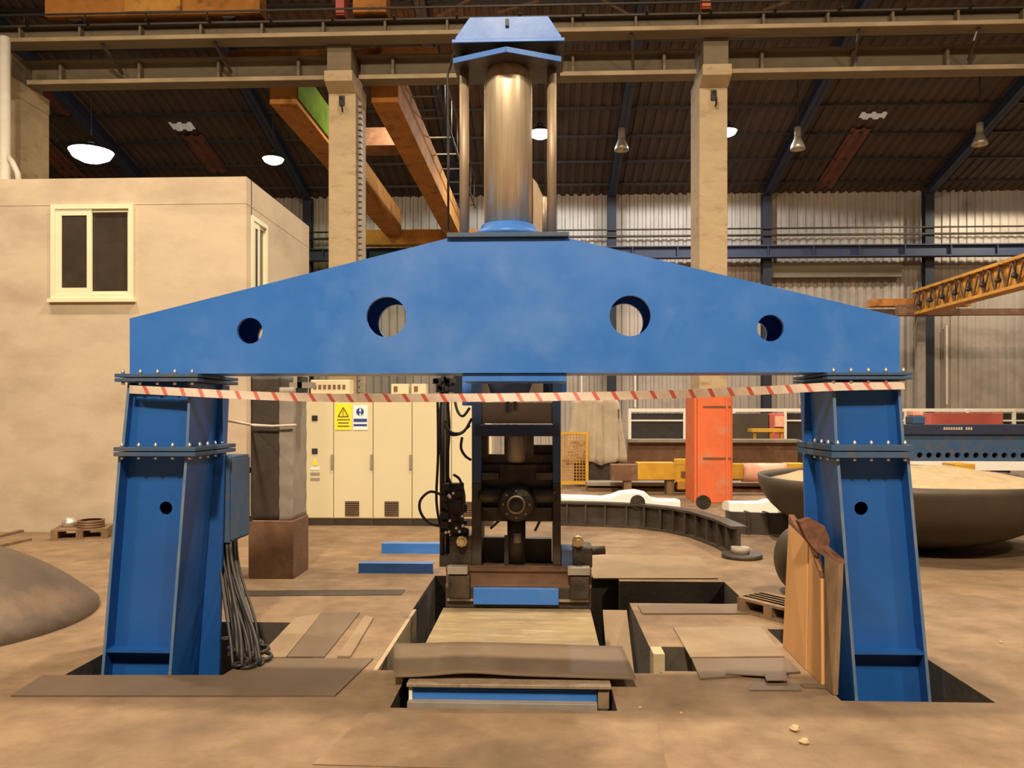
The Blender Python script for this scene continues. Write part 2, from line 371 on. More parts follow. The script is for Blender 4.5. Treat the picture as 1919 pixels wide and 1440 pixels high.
# brackets between the two girders
for k, px in enumerate((205,412,1180,1600,1820)):
    x = ax(px,14.3); m = MB().beam((x,14.05,8.22),(x+.10,14.58,7.9),.04,.06)
    solo(m, 'girder_brace', 'darksteel', 'short steel brace under the upper runway girder, %s' % ('far left end','right of the far left one','right of the blue press cap','above the right roof lamps','far right end')[k], 'brace', 'braces between the runway girders')

# ------------------------------------------------------------------ highbay lamps
def lamp(px, py, Y, r, lit, label, power=0, col=(1,.95,.85)):
    p = at(px, py, Y)
    t = thing('high_bay_lamp', label, 'lamp', p, 'high bay lamps under the roof')
    hk = .45 if lit else 1
    prof = [(.10*r/.4,.42),(.16*r/.4,.34),(.55*r,.26),(.9*r,.10),(r,0),(r*.97,0),(.85*r,.10),(.5*r,.24),(.12*r/.4,.30)]
    prof = [(a_,b_*hk) for a_,b_ in prof]
    MB().lathe(prof, p, 28).build('reflector', 'lampoff' if not lit else 'black', t)
    MB().cyl((p.x,p.y,p.z+.34*hk),(p.x,p.y,p.z+.60*hk),.09,14).build('ballast', 'grey' if not lit else 'black', t)
    MB().cyl((p.x,p.y,p.z+.60*hk),(p.x,p.y,roofz(Y)-.02),.015,6).build('hanger', 'black', t)
    if lit:
        MB().lathe([(.0001,-r*.5),(r*.45,-r*.45),(r*.8,-r*.27),(r*.96,0),(.0001,0)],p,28).build('lens', lit, t)  # domed bulge takes the bloom around the lamp into its shape
        l = bpy.data.lights.new('lamp_light','SPOT'); l.spot_size = math.radians(168); l.spot_blend = .1; l.shadow_soft_size=.15; l.energy = power; l.color = col
        o = bpy.data.objects.new('lamp_light', l); C.objects.link(o); o.location = (p.x,p.y,p.z-r*.5-.2)
    else:
        MB().cyl((p.x,p.y,p.z+.12),(p.x,p.y,p.z+.16),r*.7,20).build('lens', 'glass', t)
lamp(171,284,20.5,.56,'lit','large lit oval roof lamp above the flat roof of the cream building',260)
lamp(512,298,22.0,.30,'litgreen','lit greenish roof lamp left of the left concrete column',160,(.8,1,.5))
lamp(1012,249,23.4,.34,'lit','lit white roof lamp between the chrome cylinder and right tie rod',800,(.85,.95,1))
lamp(1362,246,23.4,.30,'lit','lit white roof lamp peeping out beside the right concrete column',900,(.95,.97,1))
lamp(1165,282,22.0,.20,None,'unlit bell lamp between the chrome cylinder and right concrete column')
lamp(1495,280,22.0,.20,None,'unlit bell lamp just right of the right concrete column')
lamp(1836,272,22.0,.20,None,'unlit bell lamp at the far right under the roof')
lamp(1985,300,24.6,.30,'lit','lit roof lamp beside the back wall at the right edge',900,(1,.9,.7))
lamp(643,330,25.0,.25,'litgreen','lit lamp near the back wall behind the left concrete column',60,(.85,1,.6))

# ------------------------------------------------------------------ back wall fittings
m = MB().box(XL+.3,XR-.3,27.0,27.3,6.82,6.86).box(XL+.3,XR-.3,27.0,27.3,7.18,7.22).box(XL+.3,XR-.3,27.13,27.17,6.86,7.18)
for k in range(22): m.box(-12+k*1.5,-11.97+k*1.5,27.01,27.14,6.86,7.18)
solo(m, 'wall_runway_beam', 'navy', 'long navy blue crane runway beam along the back wall', 'beam')
for z, r, la in ((7.62,.04,'lower thin dark pipe along the corrugated back wall'),(7.85,.03,'upper thin dark pipe along the corrugated back wall')):
    solo(MB().cyl((XL+.4,27.35,z),(XR-.4,27.35,z),r,8), 'wall_pipe', 'darksteel', la, 'pipe', 'pipes on the back wall')
solo(MB().box(ax(1440,27.2),ax(1700,27.2),27.6,27.94,az(1500,520,27.6),az(1500,493,27.6)), 'cable_tray', 'girder', 'dark long cable tray on the back wall right of the right concrete column', 'cable tray')
solo(MB().box(8.6,XR-.3,25.9,26.1,4.72,4.92), 'wall_rail', 'rust', 'red-brown rail carrying the yellow-orange crane girder', 'rail')
m = MB()
for x in (9.4, 15.5, 21.5): m.box(x-.12,x+.12,26.0,26.24,0,4.72)
solo(m, 'rail_posts', 'grey', 'grey steel posts standing under the red-brown wall rail', 'post') if False else None
for x, la in ((ax(1722,26.1),'grey steel post under the red-brown rail just right of the right press tower'),(17.2,'grey steel post under the red-brown rail out at the right edge')):
    solo(MB().box(x-.13,x+.13,25.92,26.1,0,4.72), 'rail_post', 'grey', la, 'post', 'posts under the red-brown rail')
for px, z0, z1 in ((1090,1.9,3.2),(1190,1.8,3.2),(1735,2.0,4.3),(1773,1.9,4.6),(1500,1.9,3.2)):
    x = ax(px,27.85)
    struct(MB().box(x-.03,x+.03,27.8,27.86,z0,z1), 'trim_wall_batten_%d' % px, 'white')

# bridge crane with two girders
cr = thing('bridge_crane', 'dusty orange overhead bridge crane with two long girders running to the back wall', 'crane', (-4,20,7.65))
for x0, x1 in ((-5.25,-4.72),(-3.28,-2.76)):
    MB().box(x0,x1,15.2,26.6,7.55,8.35).build('girder','orange',cr,bevel=.01)
tag(MB().box(-4.715,-4.69,15.2,18.4,7.66,8.34).build('side_panel','green',cr), 'green side panel')
MB().box(-6.0,-2.0,26.6,27.0,7.25,7.75).build('end_carriage','orange',cr,bevel=.01)
MB().box(-6.0,-2.0,15.0,15.2,8.0,8.5).build('end_carriage','orange',cr,bevel=.01)
MB().box(-4.9,-3.0,20.0,20.8,8.35,8.8).build('trolley','rust',cr)
mm = MB().cyl((-2.2,15.3,8.3),(-2.2,26,8.3),.03,6)
for k in range(9): mm.beam((-2.76,15.6+k*1.25,8.3),(-2.2,15.6+k*1.25,8.3),.03,.03); mm.cyl((-2.2,15.6+k*1.25,8.3),(-2.2,15.6+k*1.25,9.2),.015,6)
mm.cyl((-2.2,15.3,9.2),(-2.2,26,9.2),.02,6).build('handrail','darksteel',cr)
# end carriage of the near crane on top of the upper girder
ec = thing('crane_end_carriage', 'orange crane end carriage on the upper runway girder above the cream building', 'crane part', (-7,14.17,8.95))
MB().box(-8.9,-5.0,13.98,14.32,8.70,9.3).build('carriage_beam','orange',ec,bevel=.01)
for x in (-8.4,-5.6): MB().cyl((x,14.06,8.80),(x,14.24,8.80),.17,20).build('wheel','darksteel',ec)
MB().box(-7.4,-6.4,13.90,13.975,8.72,9.2).build('gear_cover','yelloworange',ec)
ec = thing('crane_motor_unit', 'short orange crane drive unit on the upper girder beside the left concrete column', 'crane part', (-3.1,14.17,8.63))
MB().box(-3.35,-2.75,13.98,14.36,8.66,9.1).build('motor_housing','orange',ec,bevel=.02)
MB().box(-3.65,-3.5,13.98,14.36,8.63,9.3).build('mounting_post','red',ec)
solo(MB().box(ax(1316,14.0),ax(1332,14.0),14.0,14.2,8.625,9.0), 'rail_stop', 'redorange', 'small orange stop block on the upper girder above the right concrete column', 'stop block')
# thin roof bracing above the upper girder
for i,(a,b) in enumerate((((820,32),(880,0)),((935,24),(1010,2)),((1130,0),(1180,28)),((1430,20),(1480,2)))):
    p = at(*a,16.5); q = at(*b,16.0)
    solo(MB().beam(p,q,.05,.05), 'roof_brace', 'rust', 'thin rusty roof brace above the upper girder, %s' % ('left of the press cap','behind the press cap','right of the press cap','right of the right concrete column')[i], 'brace', 'thin roof braces')

# yellow-orange semi gantry girder on the right
g = thing('gantry_girder', 'yellow-orange crane girder with hooks reaching in at the upper right', 'crane', (11.5,22,4.55))
MB().box(11.35,11.75,18.0,25.2,4.62,4.70).box(11.35,11.75,18.0,25.2,5.30,5.38).box(11.5,11.6,18.0,25.2,4.7,5.3).build('beam','yelloworange',g)
m = MB()
for k in range(14): y = 18.2+k*.5; m.beam((11.42,y,4.7),(11.42,y+.25,5.3),.04,.04); m.beam((11.42,y+.25,5.3),(11.42,y+.5,4.7),.04,.04)
m.build('lattice','rust',g)
for k in range(10): y = 18.3+k*.7; MB().cyl((11.36,y,4.95),(11.36,y,5.32),.02,6).lathe([(.0,-.08),(.07,-.05),(.08,0),(.05,.06),(0,.08)],(11.34,y,4.92),10).build('festoon_trolley','black',g)
MB().box(10.2,13.2,25.2,25.6,4.93,5.15).build('end_carriage','orange',g)
MB().box(10.9,12.6,24.9,25.2,4.6,4.93).build('gearbox','rust',g)

# ------------------------------------------------------------------ cream building on the left
BY = 10.53; BX = -3.95; BZ = 4.76; BY2 = 13.4
bl = thing('site_office_building', 'cream plastered flat-roofed block building filling the left side', 'building', (-8,12,0))
wx0, wx1 = ax(97,BY), ax(251,BY); wz0, wz1 = az(170,560,BY), az(170,384,BY)
def wallwithhole(mb, a0, a1, z0, z1, h, f):
    h0,h1,k0,k1 = h
    for (p,q,r,s) in ((a0,h0,z0,z1),(h1,a1,z0,z1),(h0,h1,z0,k0),(h0,h1,k1,z1)): f(mb,p,q,r,s)
m = MB(); wallwithhole(m, -14, BX, 0, BZ, (wx0,wx1,wz0,wz1), lambda b,p,q,r,s: b.box(p,q,BY,BY+.2,r,s))
SY0, SY1 = 10.62+.25, 11.75
# side window position
SY0 = BY*555/(1017-471); SY1 = BY*555/(1017-501); SZ1 = 1.6+(775-398)*SY0/1500; SZ0 = SZ1-1.35
wallwithhole(m, BY+.2, BY2, 0, BZ, (SY0,SY1,SZ0,SZ1), lambda b,p,q,r,s: b.box(BX-.2,BX,p,q,r,s))
m.build('walls','plaster',bl)
MB().box(-14,BX-.2,BY+.2,BY2,BZ-.3,BZ-.1).build('flat_roof','plaster',bl)
def window(parent, x0,x1,z0,z1, f, split=.47, side=False):
    # f(a,b,c,d,z0,z1) -> box in (along, depth)
    W = MB(); fw=.06
    def bx(a,b,d0,d1,c,e): (W.box(a,b,d0,d1,c,e) if not side else W.box(d0,d1,a,b,c,e))
    D = f
    bx(x0,x1,D[0],D[1],z0,z0+fw); bx(x0,x1,D[0],D[1],z1-fw,z1); bx(x0,x0+fw,D[0],D[1],z0+fw,z1-fw); bx(x1-fw,x1,D[0],D[1],z0+fw,z1-fw)
    o = W.build('window_frame','frame',parent)
    xm = x0+(x1-x0)*split
    for (p,q,inn) in ((x0+fw+.001,xm+.03,0),(xm-.03,x1-fw-.001,1)):
        W = MB(); a = .085 if inn==0 else .04; d0 = D[0]+(.012 if inn==0 else .04)*(1 if D[1]>D[0] else -1); d1 = d0+.025*(1 if D[1]>D[0] else -1)
        bx(p,q,d0,d1,z0+fw,z0+fw+a); bx(p,q,d0,d1,z1-fw-a,z1-fw); bx(p,p+a,d0,d1,z0+fw+a,z1-fw-a); bx(q-a*.8,q,d0,d1,z0+fw+a,z1-fw-a)
        W.build('sash','frame',o)
        W = MB(); dm = (d0+d1)/2; bx(p+a,q-a*.8,dm-.004,dm+.004,z0+fw+a,z1-fw-a); W.build('pane','glass',o)
    return o
window(bl, wx0,wx1,wz0,wz1,(BY-.03,BY+.09))
window(bl, SY0,SY1,SZ0,SZ1,(BX+.02,BX-.09), side=True)
MB().box(wx0-.03,wx1+.03,BY-.06,BY,wz0-.05,wz0-.002).build('window_sill','frame',bl)
MB().box(-14,BX,BY-.004,BY,BZ-.36,BZ-.345).box(BX,BX+.004,BY,BY2,BZ-.36,BZ-.345).build('roof_edge_groove','plaster',bl)
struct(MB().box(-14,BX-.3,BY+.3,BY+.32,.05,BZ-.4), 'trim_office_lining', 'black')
dp = thing('down_pipe','tall pale round down pipe at the far left edge','pipe',(ax(9,13.7),13.7,0))
MB().cyl((ax(9,13.7),13.7,0),(ax(9,13.7),13.7,8.2),.09,16).build('pipe','white',dp)
MB().tube([at(12,290,13.7),at(24,305,13.65),at(33,325,13.6),at(36,345,13.6)],.05).build('elbow_branch','white',dp)

# ------------------------------------------------------------------ the press
PY = 5.0; PB = 5.40
pr = thing('hydraulic_press', 'huge blue gantry hydraulic press with a tall chrome cylinder', 'press', (0,5.2,0))
B = lambda px, py: (ax(px,PY), az(px,py,PY))
def bz(py): return EYE+(HZ-py)*PY/1500
out = [B(243,698),B(243,597),B(838,447),B(1066,447),B(1686,594),B(1686,694)]
out[0] = (out[0][0], 1.853); out[-1] = (out[-1][0], 1.853)
hl = [(*B(468,620),.082),(*B(724,594),.127),(*B(1181,592),.127),(*B(1444,615),.082)]
m = MB()
for y0,y1 in ((PY,PY+.03),(PB-.03,PB)):
    me, mx = plate(out, hl, y0, y1); m.add(me, mx)
for i in range(len(out)):
    (xa,za),(xb,zb) = out[i], out[(i+1)%len(out)]
    dx,dz = xb-xa, zb-za; l = math.hypot(dx,dz); nx,nz = dz/l*.025,-dx/l*.025
    m.rings([[(xa,PY+.03,za),(xb,PY+.03,zb),(xb+nx,PY+.03,zb+nz),(xa+nx,PY+.03,za+nz)],[(xa,PB-.03,za),(xb,PB-.03,zb),(xb+nx,PB-.03,zb+nz),(xa+nx,PB-.03,za+nz)]])
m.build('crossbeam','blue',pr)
# top mounting plate
tz = out[2][1]
MB().box(ax(838,PY),ax(1066,PY),PY-.03,PB+.05,tz+.002,tz+.03).build('top_plate','bluedull',pr,bevel=.003)
# under plate of the ram
MB().box(ax(866,PY),ax(1062,PY),PY+.02,PB-.02,1.80,1.85).build('ram_guide_plate','blue',pr,bevel=.003)
CX = ax(952,5.2); CY = 5.22
MB().lathe([(.05,0),(.24,0),(.24,.03),(.185,.06),(.175,.09),(.05,.09)],(CX,CY,tz+.031),40).build('cylinder_base_ring','blue',pr)
MB().lathe([(.0,tz+.12),(.157,tz+.12),(.157,3.72),(.150,3.79),(.128,3.84),(.08,3.86),(0,3.86)],(CX,CY,0),48).build('cylinder_barrel','chrome',pr)
MB().cyl((CX,CY,3.86),(CX,CY,3.93),.085,32).build('piston_rod','darksteel',pr)
MB().lathe([(.0,3.94),(.10,3.94),(.115,3.96),(.10,3.985),(0,3.985)],(CX,CY,0),32).build('rod_nut','rod',pr)
# V-fronted bracket plate
xa, xb = ax(850,5.1), ax(1051,5.1)
MB().slab([(xa,5.08,3.83),(CX,4.93,3.83),(xb,5.08,3.83),(xb,5.38,3.83),(CX,5.46,3.83),(xa,5.38,3.83)],.026).build('tie_plate','greasy',pr,bevel=.002)  # dark greasy colour also takes in the shade on the underside
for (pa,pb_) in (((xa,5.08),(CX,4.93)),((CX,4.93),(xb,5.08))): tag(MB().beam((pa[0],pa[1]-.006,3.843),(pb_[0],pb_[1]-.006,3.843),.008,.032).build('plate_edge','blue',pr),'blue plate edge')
for px in (870,1034):
    x = ax(px,5.2); MB().cyl((x,5.2,tz+.03),(x,5.2,3.83),.031,20).build('tie_rod','rod',pr)
    MB().cyl((x,5.2,3.858),(x,5.2,3.97),.022,12).build('tie_rod_stud','rod',pr)
    MB().cyl((x,5.2,3.858),(x,5.2,3.90),.045,6).build('tie_rod_nut','darksteel',pr)
x0,x1,x2,x3 = ax(850,5.0),ax(1055,5.0),ax(1027,5.0),ax(880,5.0)
cz0, cz1 = az(950,78,5.0), az(950,31,5.0)
m = MB().prism([(x0+.01,cz0+.012),(x1-.01,cz0+.012),(x1-.01,cz0+.03),(x2,cz1),(x3,cz1),(x0+.01,cz0+.03)],'y',5.0,5.02)
m.prism([(x0+.01,cz0+.012),(x1-.01,cz0+.012),(x1-.01,cz0+.03),(x2,cz1),(x3,cz1),(x0+.01,cz0+.03)],'y',5.42,5.44)
m.box(x3,x2,5.02,5.42,cz1-.02,cz1).box(x0-.01,x1+.01,4.985,4.998,cz0-.008,cz0+.014)
MB().box(x0-.01,x1+.01,5.0,5.45,cz0-.008,cz0+.011).build('cap_underside_shade','greasy',pr)  # dark plate added to paint the shade beneath the cap
m.build('top_cap','blue',pr,bevel=.003)
MB().box(ax(950,5)-.01,ax(950,5)+.012,4.985,4.995,az(950,50,5),az(950,37,5)).build('nameplate','black',pr)
MB().tube([at(840,432,5.3),at(840,300,5.3),at(839,140,5.3),at(846,118,5.3),at(852,100,5.2)],.008).build('limit_cable','black',pr)
# bracket and small cylinder on the right of the barrel
m = MB().prism([(CX+.13,tz+.05),(CX+.225,tz+.05),(CX+.225,tz+.34),(CX+.19,tz+.42),(CX+.15,tz+.47),(CX+.13,tz+.47)],'y',5.28,5.36)
m.build('side_bracket','rod',pr,bevel=.004)
x = ax(1019,5.32); MB().cyl((x,5.3,tz+.09),(x,5.3,tz+.33),.022,14).build('small_valve_cylinder','rod',pr)
MB().box(x-.03,x+.03,5.27,5.33,tz+.03,tz+.09).build('valve_block','black',pr)

# towers
def tower(S):
    # S: dict of X values at given z for outer/inner edges (outer plate edge, inner light edge), from z to X
    def lerp(a, z): (za,xa),(zb,xb) = a; return xa+(xb-xa)*(z-za)/(zb-za)
    for seg in S['segs']:
        z0, z1 = seg['z']; t = .018
        sg = 1 if seg['outer'][0][1] < seg['inner'][0][1] else -1     # direction from outer to inner
        o0, o1 = lerp(seg['outer'],z0), lerp(seg['outer'],z1); i0, i1 = lerp(seg['inner'],z0), lerp(seg['inner'],z1)
        yf0, yb = PY, PY+.42
        nm = seg['name']
        def q(xa0,xb0,xa1,xb1,ya,yb_,zz0=z0,zz1=z1):
            a0,b0 = sorted((xa0,xb0)); a1_,b1_ = sorted((xa1,xb1))
            return [(a0,ya,zz0),(b0,ya,zz0),(b0,yb_,zz0),(a0,yb_,zz0),(a1_,ya,zz1),(b1_,ya,zz1),(b1_,yb_,zz1),(a1_,yb_,zz1)]
        m = MB().hexa(q(o0,o0+sg*t,o1,o1+sg*t,yf0,yb)).hexa(q(i0-sg*t,i0,i1-sg*t,i1,yf0,yb))
        w0, w1 = seg['wing']
        m.hexa(q(o0,i0+sg*w0,o1,i1+sg*w1,yb,yb+.03))
        m.hexa(q(o0,o0+sg*t,o1,o1+sg*t,yb+.03,yb+.2)).hexa(q(i0-sg*t,i0,i1-sg*t,i1,yb+.03,yb+.2))
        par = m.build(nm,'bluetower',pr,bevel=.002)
        # recessed front panel with hole
        yp = PY+seg['rec']
        me, mx = plate([(o0+sg*t,z0),(i0-sg*t,z0),(i1-sg*t,z1),(o1+sg*t,z1)], seg.get('hole',[]), yp, yp+.012)
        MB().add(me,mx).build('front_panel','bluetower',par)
        for e in (MB().hexa(q(i0-sg*t,i0,i1-sg*t,i1,yf0-.006,yf0-.001)), MB().hexa(q(o0,o0+sg*t,o1,o1+sg*t,yf0-.006,yf0-.001))):
            tag(e.build('flange_edge','edge',par), 'pale edge')
        if 'shelf' in seg:
            zs = seg['shelf']; a = lerp(seg['outer'],zs)+sg*t; b = lerp(seg['inner'],zs)-sg*t
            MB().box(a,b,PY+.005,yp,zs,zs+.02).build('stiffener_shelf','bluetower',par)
def bolt_row(par, pts, zt, zb):
    for x, y in pts:
        for z0, z1 in ((zt,zt+.02),(zb-.02,zb)):
            if z0 is None: continue
            if BOLT[0] is None: 
                BOLT[0] = MB().cyl((0,0,0),(0,0,.02),.011,6).cyl((0,0,-.0),(0,0,.028),.006,8)
                b = BOLT[0].build('bolt','bolt',par); b.location = Vector((x,y,z0))-ORG[pr.name]
                b.data.transform(Matrix.Translation(ORG[pr.name])); BOLT[0] = b
            else:
                b = BOLT[0].copy(); C.objects.link(b); b.parent = par; b.location = Vector((x,y,z0))-ORG[pr.name]
BOLT = [None]
def px2x(px): return ax(px,PY)
flz = lambda py: az(300,py,PY)
Z = lambda py: az(300 if True else 0,py,PY)
# left tower
zf = [az(300,y,PY) for y in (716,698,855,838,1275)]
L = dict(segs=[
 dict(name='upper_tower', z=(Z(838),Z(717)), outer=((Z(740),px2x(238)),(Z(832),px2x(229))), inner=((Z(740),px2x(358)),(Z(832),px2x(354))), wing=(.05,.03), rec=.05),
 dict(name='lower_tower', z=(-.45,Z(856)), outer=((Z(860),px2x(222)),(Z(1270),px2x(190))), inner=((Z(860),px2x(352)),(Z(1270),px2x(321))), wing=(.16,.06), rec=.10, hole=[(px2x(297),Z(956),.042)], shelf=Z(1225))])
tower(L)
ZR = lambda py: az(1650,py,PY)
R = dict(segs=[
 dict(name='upper_tower', z=(ZR(836),ZR(713)), outer=((ZR(740),px2x(1688)),(ZR(832),px2x(1695))), inner=((ZR(740),px2x(1560)),(ZR(832),px2x(1564))), wing=(.05,.03), rec=.05),
 dict(name='lower_tower', z=(-.45,ZR(858)), outer=((ZR(860),px2x(1704)),(ZR(1315),px2x(1745))), inner=((ZR(860),px2x(1567)),(ZR(1315),px2x(1602))), wing=(.16,.06), rec=.10, hole=[(px2x(1626),ZR(957),.042)], shelf=ZR(1228))])
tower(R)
for side, fl in (('l',((222,377,698,716,1),(220,372,838,855,2))), ('r',((1545,1703,692,712,1),(1553,1706,834,858,2)))):
    for a, b, t, bo, kind in fl:
        xa, xb = px2x(a), px2x(b); z1, z0 = (Z if side=='l' else ZR)(t), (Z if side=='l' else ZR)(bo)
        if kind == 1: z1 = 1.851
        zm = (z0+z1)/2
        ya, yb = PY-.05, PY+.62
        if side == 'l': x0_, x1_ = xa, xb
        else: x0_, x1_ = xa, xb
        m = MB().box(x0_,x1_,ya,yb,z0,zm-.003).box(x0_,x1_,ya,yb,zm+.003,z1)
        f = m.build('bolted_flange','bluedull',pr,bevel=.003)
        pts = [(x0_+.045+(x1_-x0_-.09)*k/4, ya+.022) for k in range(5)]
        xs = x1_-.022 if side=='l' else x0_+.022
        pts += [(xs, ya+.12+.12*k) for k in range(4)]
        if kind == 1:
            for x,y in pts[:5]: pass
            bolt_row(f, pts[:5], z1+.0, z0) 
        else: bolt_row(f, pts, z1, z0)
# small junction boxes / junk on tower tops
# control box on the left tower's inner side
bxX = ax(428,5.45)
jb = MB().box(bxX-.17,bxX,5.47,5.84,.70,1.30).build('junction_box','bluedull',pr,bevel=.006)
tag(MB().box(bxX+.001,bxX+.012,5.485,5.825,.72,1.28).build('box_door','bluedull',jb), 'dull blue door')
for z in (.82,1.18): MB().box(bxX+.001,bxX+.02,5.83,5.86,z-.02,z+.02).build('hinge','black',jb)
MB().box(bxX-.22,bxX-.17,5.45,5.6,.8,.9).box(bxX-.22,bxX-.17,5.45,5.6,1.1,1.2).build('mounting_bracket','bluedull',jb)
# black hoses down from the junction box
random.seed(3)
for k in range(16):
    p = Vector((bxX-.085+.011*(k%8), 5.50+.035*(k%5), .72)); e = ground(436+3.4*k, 1248-(k*7%5)*12, .014)
    pts = []; w1 = random.uniform(0,.03)
    for i in range(15):
        t = i/14; q = p*(1-t)**3+ (p+Vector((.0,0,-.35)))*3*t*(1-t)**2 + (Vector((e.x-.03+w1,e.y+.04,.22+.02*(k%3))))*3*t*t*(1-t) + e*t**3
        pts.append(q)
    a_ = random.uniform(0,6.28)
    for i in range(1,8): pts.append(e+Vector((.05*math.cos(a_+i*.7)-.05*math.cos(a_),.06*math.sin(a_+i*.7)-.06*math.sin(a_),.004*i)))
    solo(MB().tube(pts,.010+.003*(k%2)), 'hose', 'black', 'black hose hanging from the blue box on the left tower to the floor', 'hose', 'black hoses below the junction box')

# ------------------------------------------------------------------ barrier tape
ctrl = [(243,730),(345,735),(460,741),(620,746),(800,746),(950,745),(1150,742),(1300,738),(1450,731),(1560,725),(1695,722)]
def tape(ctrl, Y, wdt, name, label, period=.118, mats=('tapewhite','tapered')):
    P = [at(a,b,Y) for a,b in ctrl]
    def cr(t):
        i = min(int(t), len(P)-2); u = t-i; p0=P[max(i-1,0)];p1=P[i];p2=P[i+1];p3=P[min(i+2,len(P)-1)]
        return .5*((2*p1)+(-p0+p2)*u+(2*p0-5*p1+4*p2-p3)*u*u+(-p0+3*p1-3*p2+p3)*u**3)
    S = [cr((len(P)-1)*i/600) for i in range(601)]
    L_ = [0]
    for i in range(600): L_.append(L_[-1]+(S[i+1]-S[i]).length)
    def pos(s):
        s = max(0,min(L_[-1],s)); lo=0; hi=600
        while hi-lo>1:
            md=(lo+hi)//2
            if L_[md]<=s: lo=md
            else: hi=md
        u=(s-L_[lo])/max(1e-6,L_[hi]-L_[lo]); return S[lo].lerp(S[hi],u)
    m = MB(); s = 0; red = False; sl = .022
    sk = .03
    while s < L_[-1]:
        ln = period*.22 if red else period*.78
        e = min(s+ln, L_[-1]); n = 4; b = len(m.v)
        for i in range(n+1):
            q = s+(e-s)*i/n; tw = .012*math.sin(q*3.1)
            for j in (1,-1):
                c_ = pos(q - j*sk/2 if 0<q<L_[-1] else q)
                m.v.append((c_.x, c_.y+tw*j, c_.z+j*wdt/2))
        for i in range(n): m.face((b+2*i,b+2*i+1,b+2*i+3,b+2*i+2), mi=1 if red else 0)
        s = e; red = not red
    # wrapped ends round both towers
    for (p, sg) in ((P[0],1),(P[-1],-1)):
        b = len(m.v); 
        m.v += [(p.x,p.y,p.z-wdt/2),(p.x,p.y,p.z+wdt/2),(p.x-sg*.012,p.y+.55,p.z+wdt/2),(p.x-sg*.012,p.y+.55,p.z-wdt/2)]; m.face((b,b+1,b+2,b+3))
    o = m.build(name, list(mats)); 
    sd = o.modifiers.new('thick','SOLIDIFY'); sd.thickness = .0015
    return tag(o, label, 'barrier tape')
tape(ctrl, PY-.04, .052, 'barrier_tape', 'long red and white striped barrier tape strung across the press towers')

# ------------------------------------------------------------------ press bed in the trench
bd = thing('press_bed', 'blue press bed sunk in the floor trench below the crossbeam', 'press bed', (-.2,5.5,-1.79))
bx0, bx1 = ax(768,4.62), ax(1118,4.62)
MB().box(bx0,bx1,4.60,4.63,-.05,.03).build('front_beam','blue',bd)
MB().box(bx0-.01,bx1+.08,4.56,4.80,.03,.05).build('top_flange','rod',bd,bevel=.003)
MB().box(bx0-.005,bx1,4.55,4.63,-.095,-.051).build('bottom_flange','grey',bd,bevel=.004)
MB().box(bx0+.05,bx1-.05,4.66,6.34,-1.79,-.1).build('bed_body','darksteel',bd)
MB().box(bx0-.0,bx0+.02,4.585,4.60,-.05,.03).build('end_plate','white',bd)
tag(MB().box(bx1+.005,bx1+.07,4.58,4.68,-.09,.03).build('support_block','sheet2',bd,bevel=.006), 'pale wooden support block')
xa,xb = ground(797,1205,.05).x, ground(1122,1205,.05).x
MB().box(xa,xb,4.85,6.36,-.06,.05).build('deck_plate','deck',bd,bevel=.006)
# wavy brown sheet on the bed
def sheet(c, t, wave, name, m, label, n=24):
    A = [Vector(q) for q in c]; mb = MB(); top = []; 
    g = []
    for i in range(n+1):
        for j in range(7):
            u=i/n; v=j/6; p = A[0]*(1-u)*(1-v)+A[1]*u*(1-v)+A[2]*u*v+A[3]*(1-u)*v
            g.append(p+Vector((0,0,wave(u,v))))
    N_ = len(g); mb.v = [tuple(p) for p in g]+[tuple(p-Vector((0,0,t))) for p in g]
    for i in range(n):
        for j in range(6):
            a=i*7+j; mb.face((a,a+7,a+8,a+1),True); mb.face((N_+a,N_+a+1,N_+a+8,N_+a+7),True)
    for i in range(n):
        for a in (i*7, i*7+6): mb.face((a,a+7,a+7+N_,a+N_))
    for j in range(6):
        for a in (j, n*7+j): mb.face((a,a+1,a+1+N_,a+N_))
    return solo(mb, name, m, label, 'metal sheet')
zz=.068
sheet([ground(738,1268,zz),ground(1192,1272,zz),ground(1166,1212,zz),ground(738,1206,zz)], .008,
      lambda u,v: .022*math.exp(-((u-.3)/.16)**2)*(1-v*.6)+.012*math.exp(-((u-.55)/.3)**2), 'steel_sheet','sheet','wavy brown steel sheet lying across the front of the press bed')

# ------------------------------------------------------------------ manipulator behind the press
MY = 6.42
mp = thing('plate_manipulator', 'greasy blue framed roller machine standing in the trench behind the crossbeam', 'machine', (-.2,6.8,-1.79))
def X(px,Y=MY): return ax(px,Y)
def ZZ(py,Y=MY): return az(960,py,Y)
def pbox(px0,px1,py0,py1,Y0,Y1): return MB().box(X(px0,Y0),X(px1,Y0),Y0,Y1,ZZ(py1,Y0),ZZ(py0,Y0))
for px0,px1 in ((884,902),(1036,1051)): 
    pbox(px0,px1,700,905,MY,MY+.42).build('side_frame','bluedull',mp,bevel=.005)
    pbox(px0,px1,905,1066,MY+.02,MY+.40).build('lower_side_frame','darksteel',mp,bevel=.005)
pbox(866,884,700,760,MY+.05,MY+.35).build('upper_gusset','blue',mp,bevel=.004)
pbox(1051,1062,700,745,MY+.05,MY+.35).build('upper_gusset','blue',mp,bevel=.004)
pbox(902,1036,705,752,MY+.12,MY+.30).build('upper_crosshead','navy',mp,bevel=.01)
m = MB().prism([(X(1000),ZZ(712)),(X(1018),ZZ(712)),(X(1018),ZZ(752)),(X(985),ZZ(752))],'y',MY+.06,MY+.1); m.build('gusset_plate','rod',mp)
m = MB().prism([(X(897),ZZ(712)),(X(910),ZZ(712)),(X(922),ZZ(752)),(X(897),ZZ(752))],'y',MY+.06,MY+.1); m.build('gusset_plate','rod',mp)
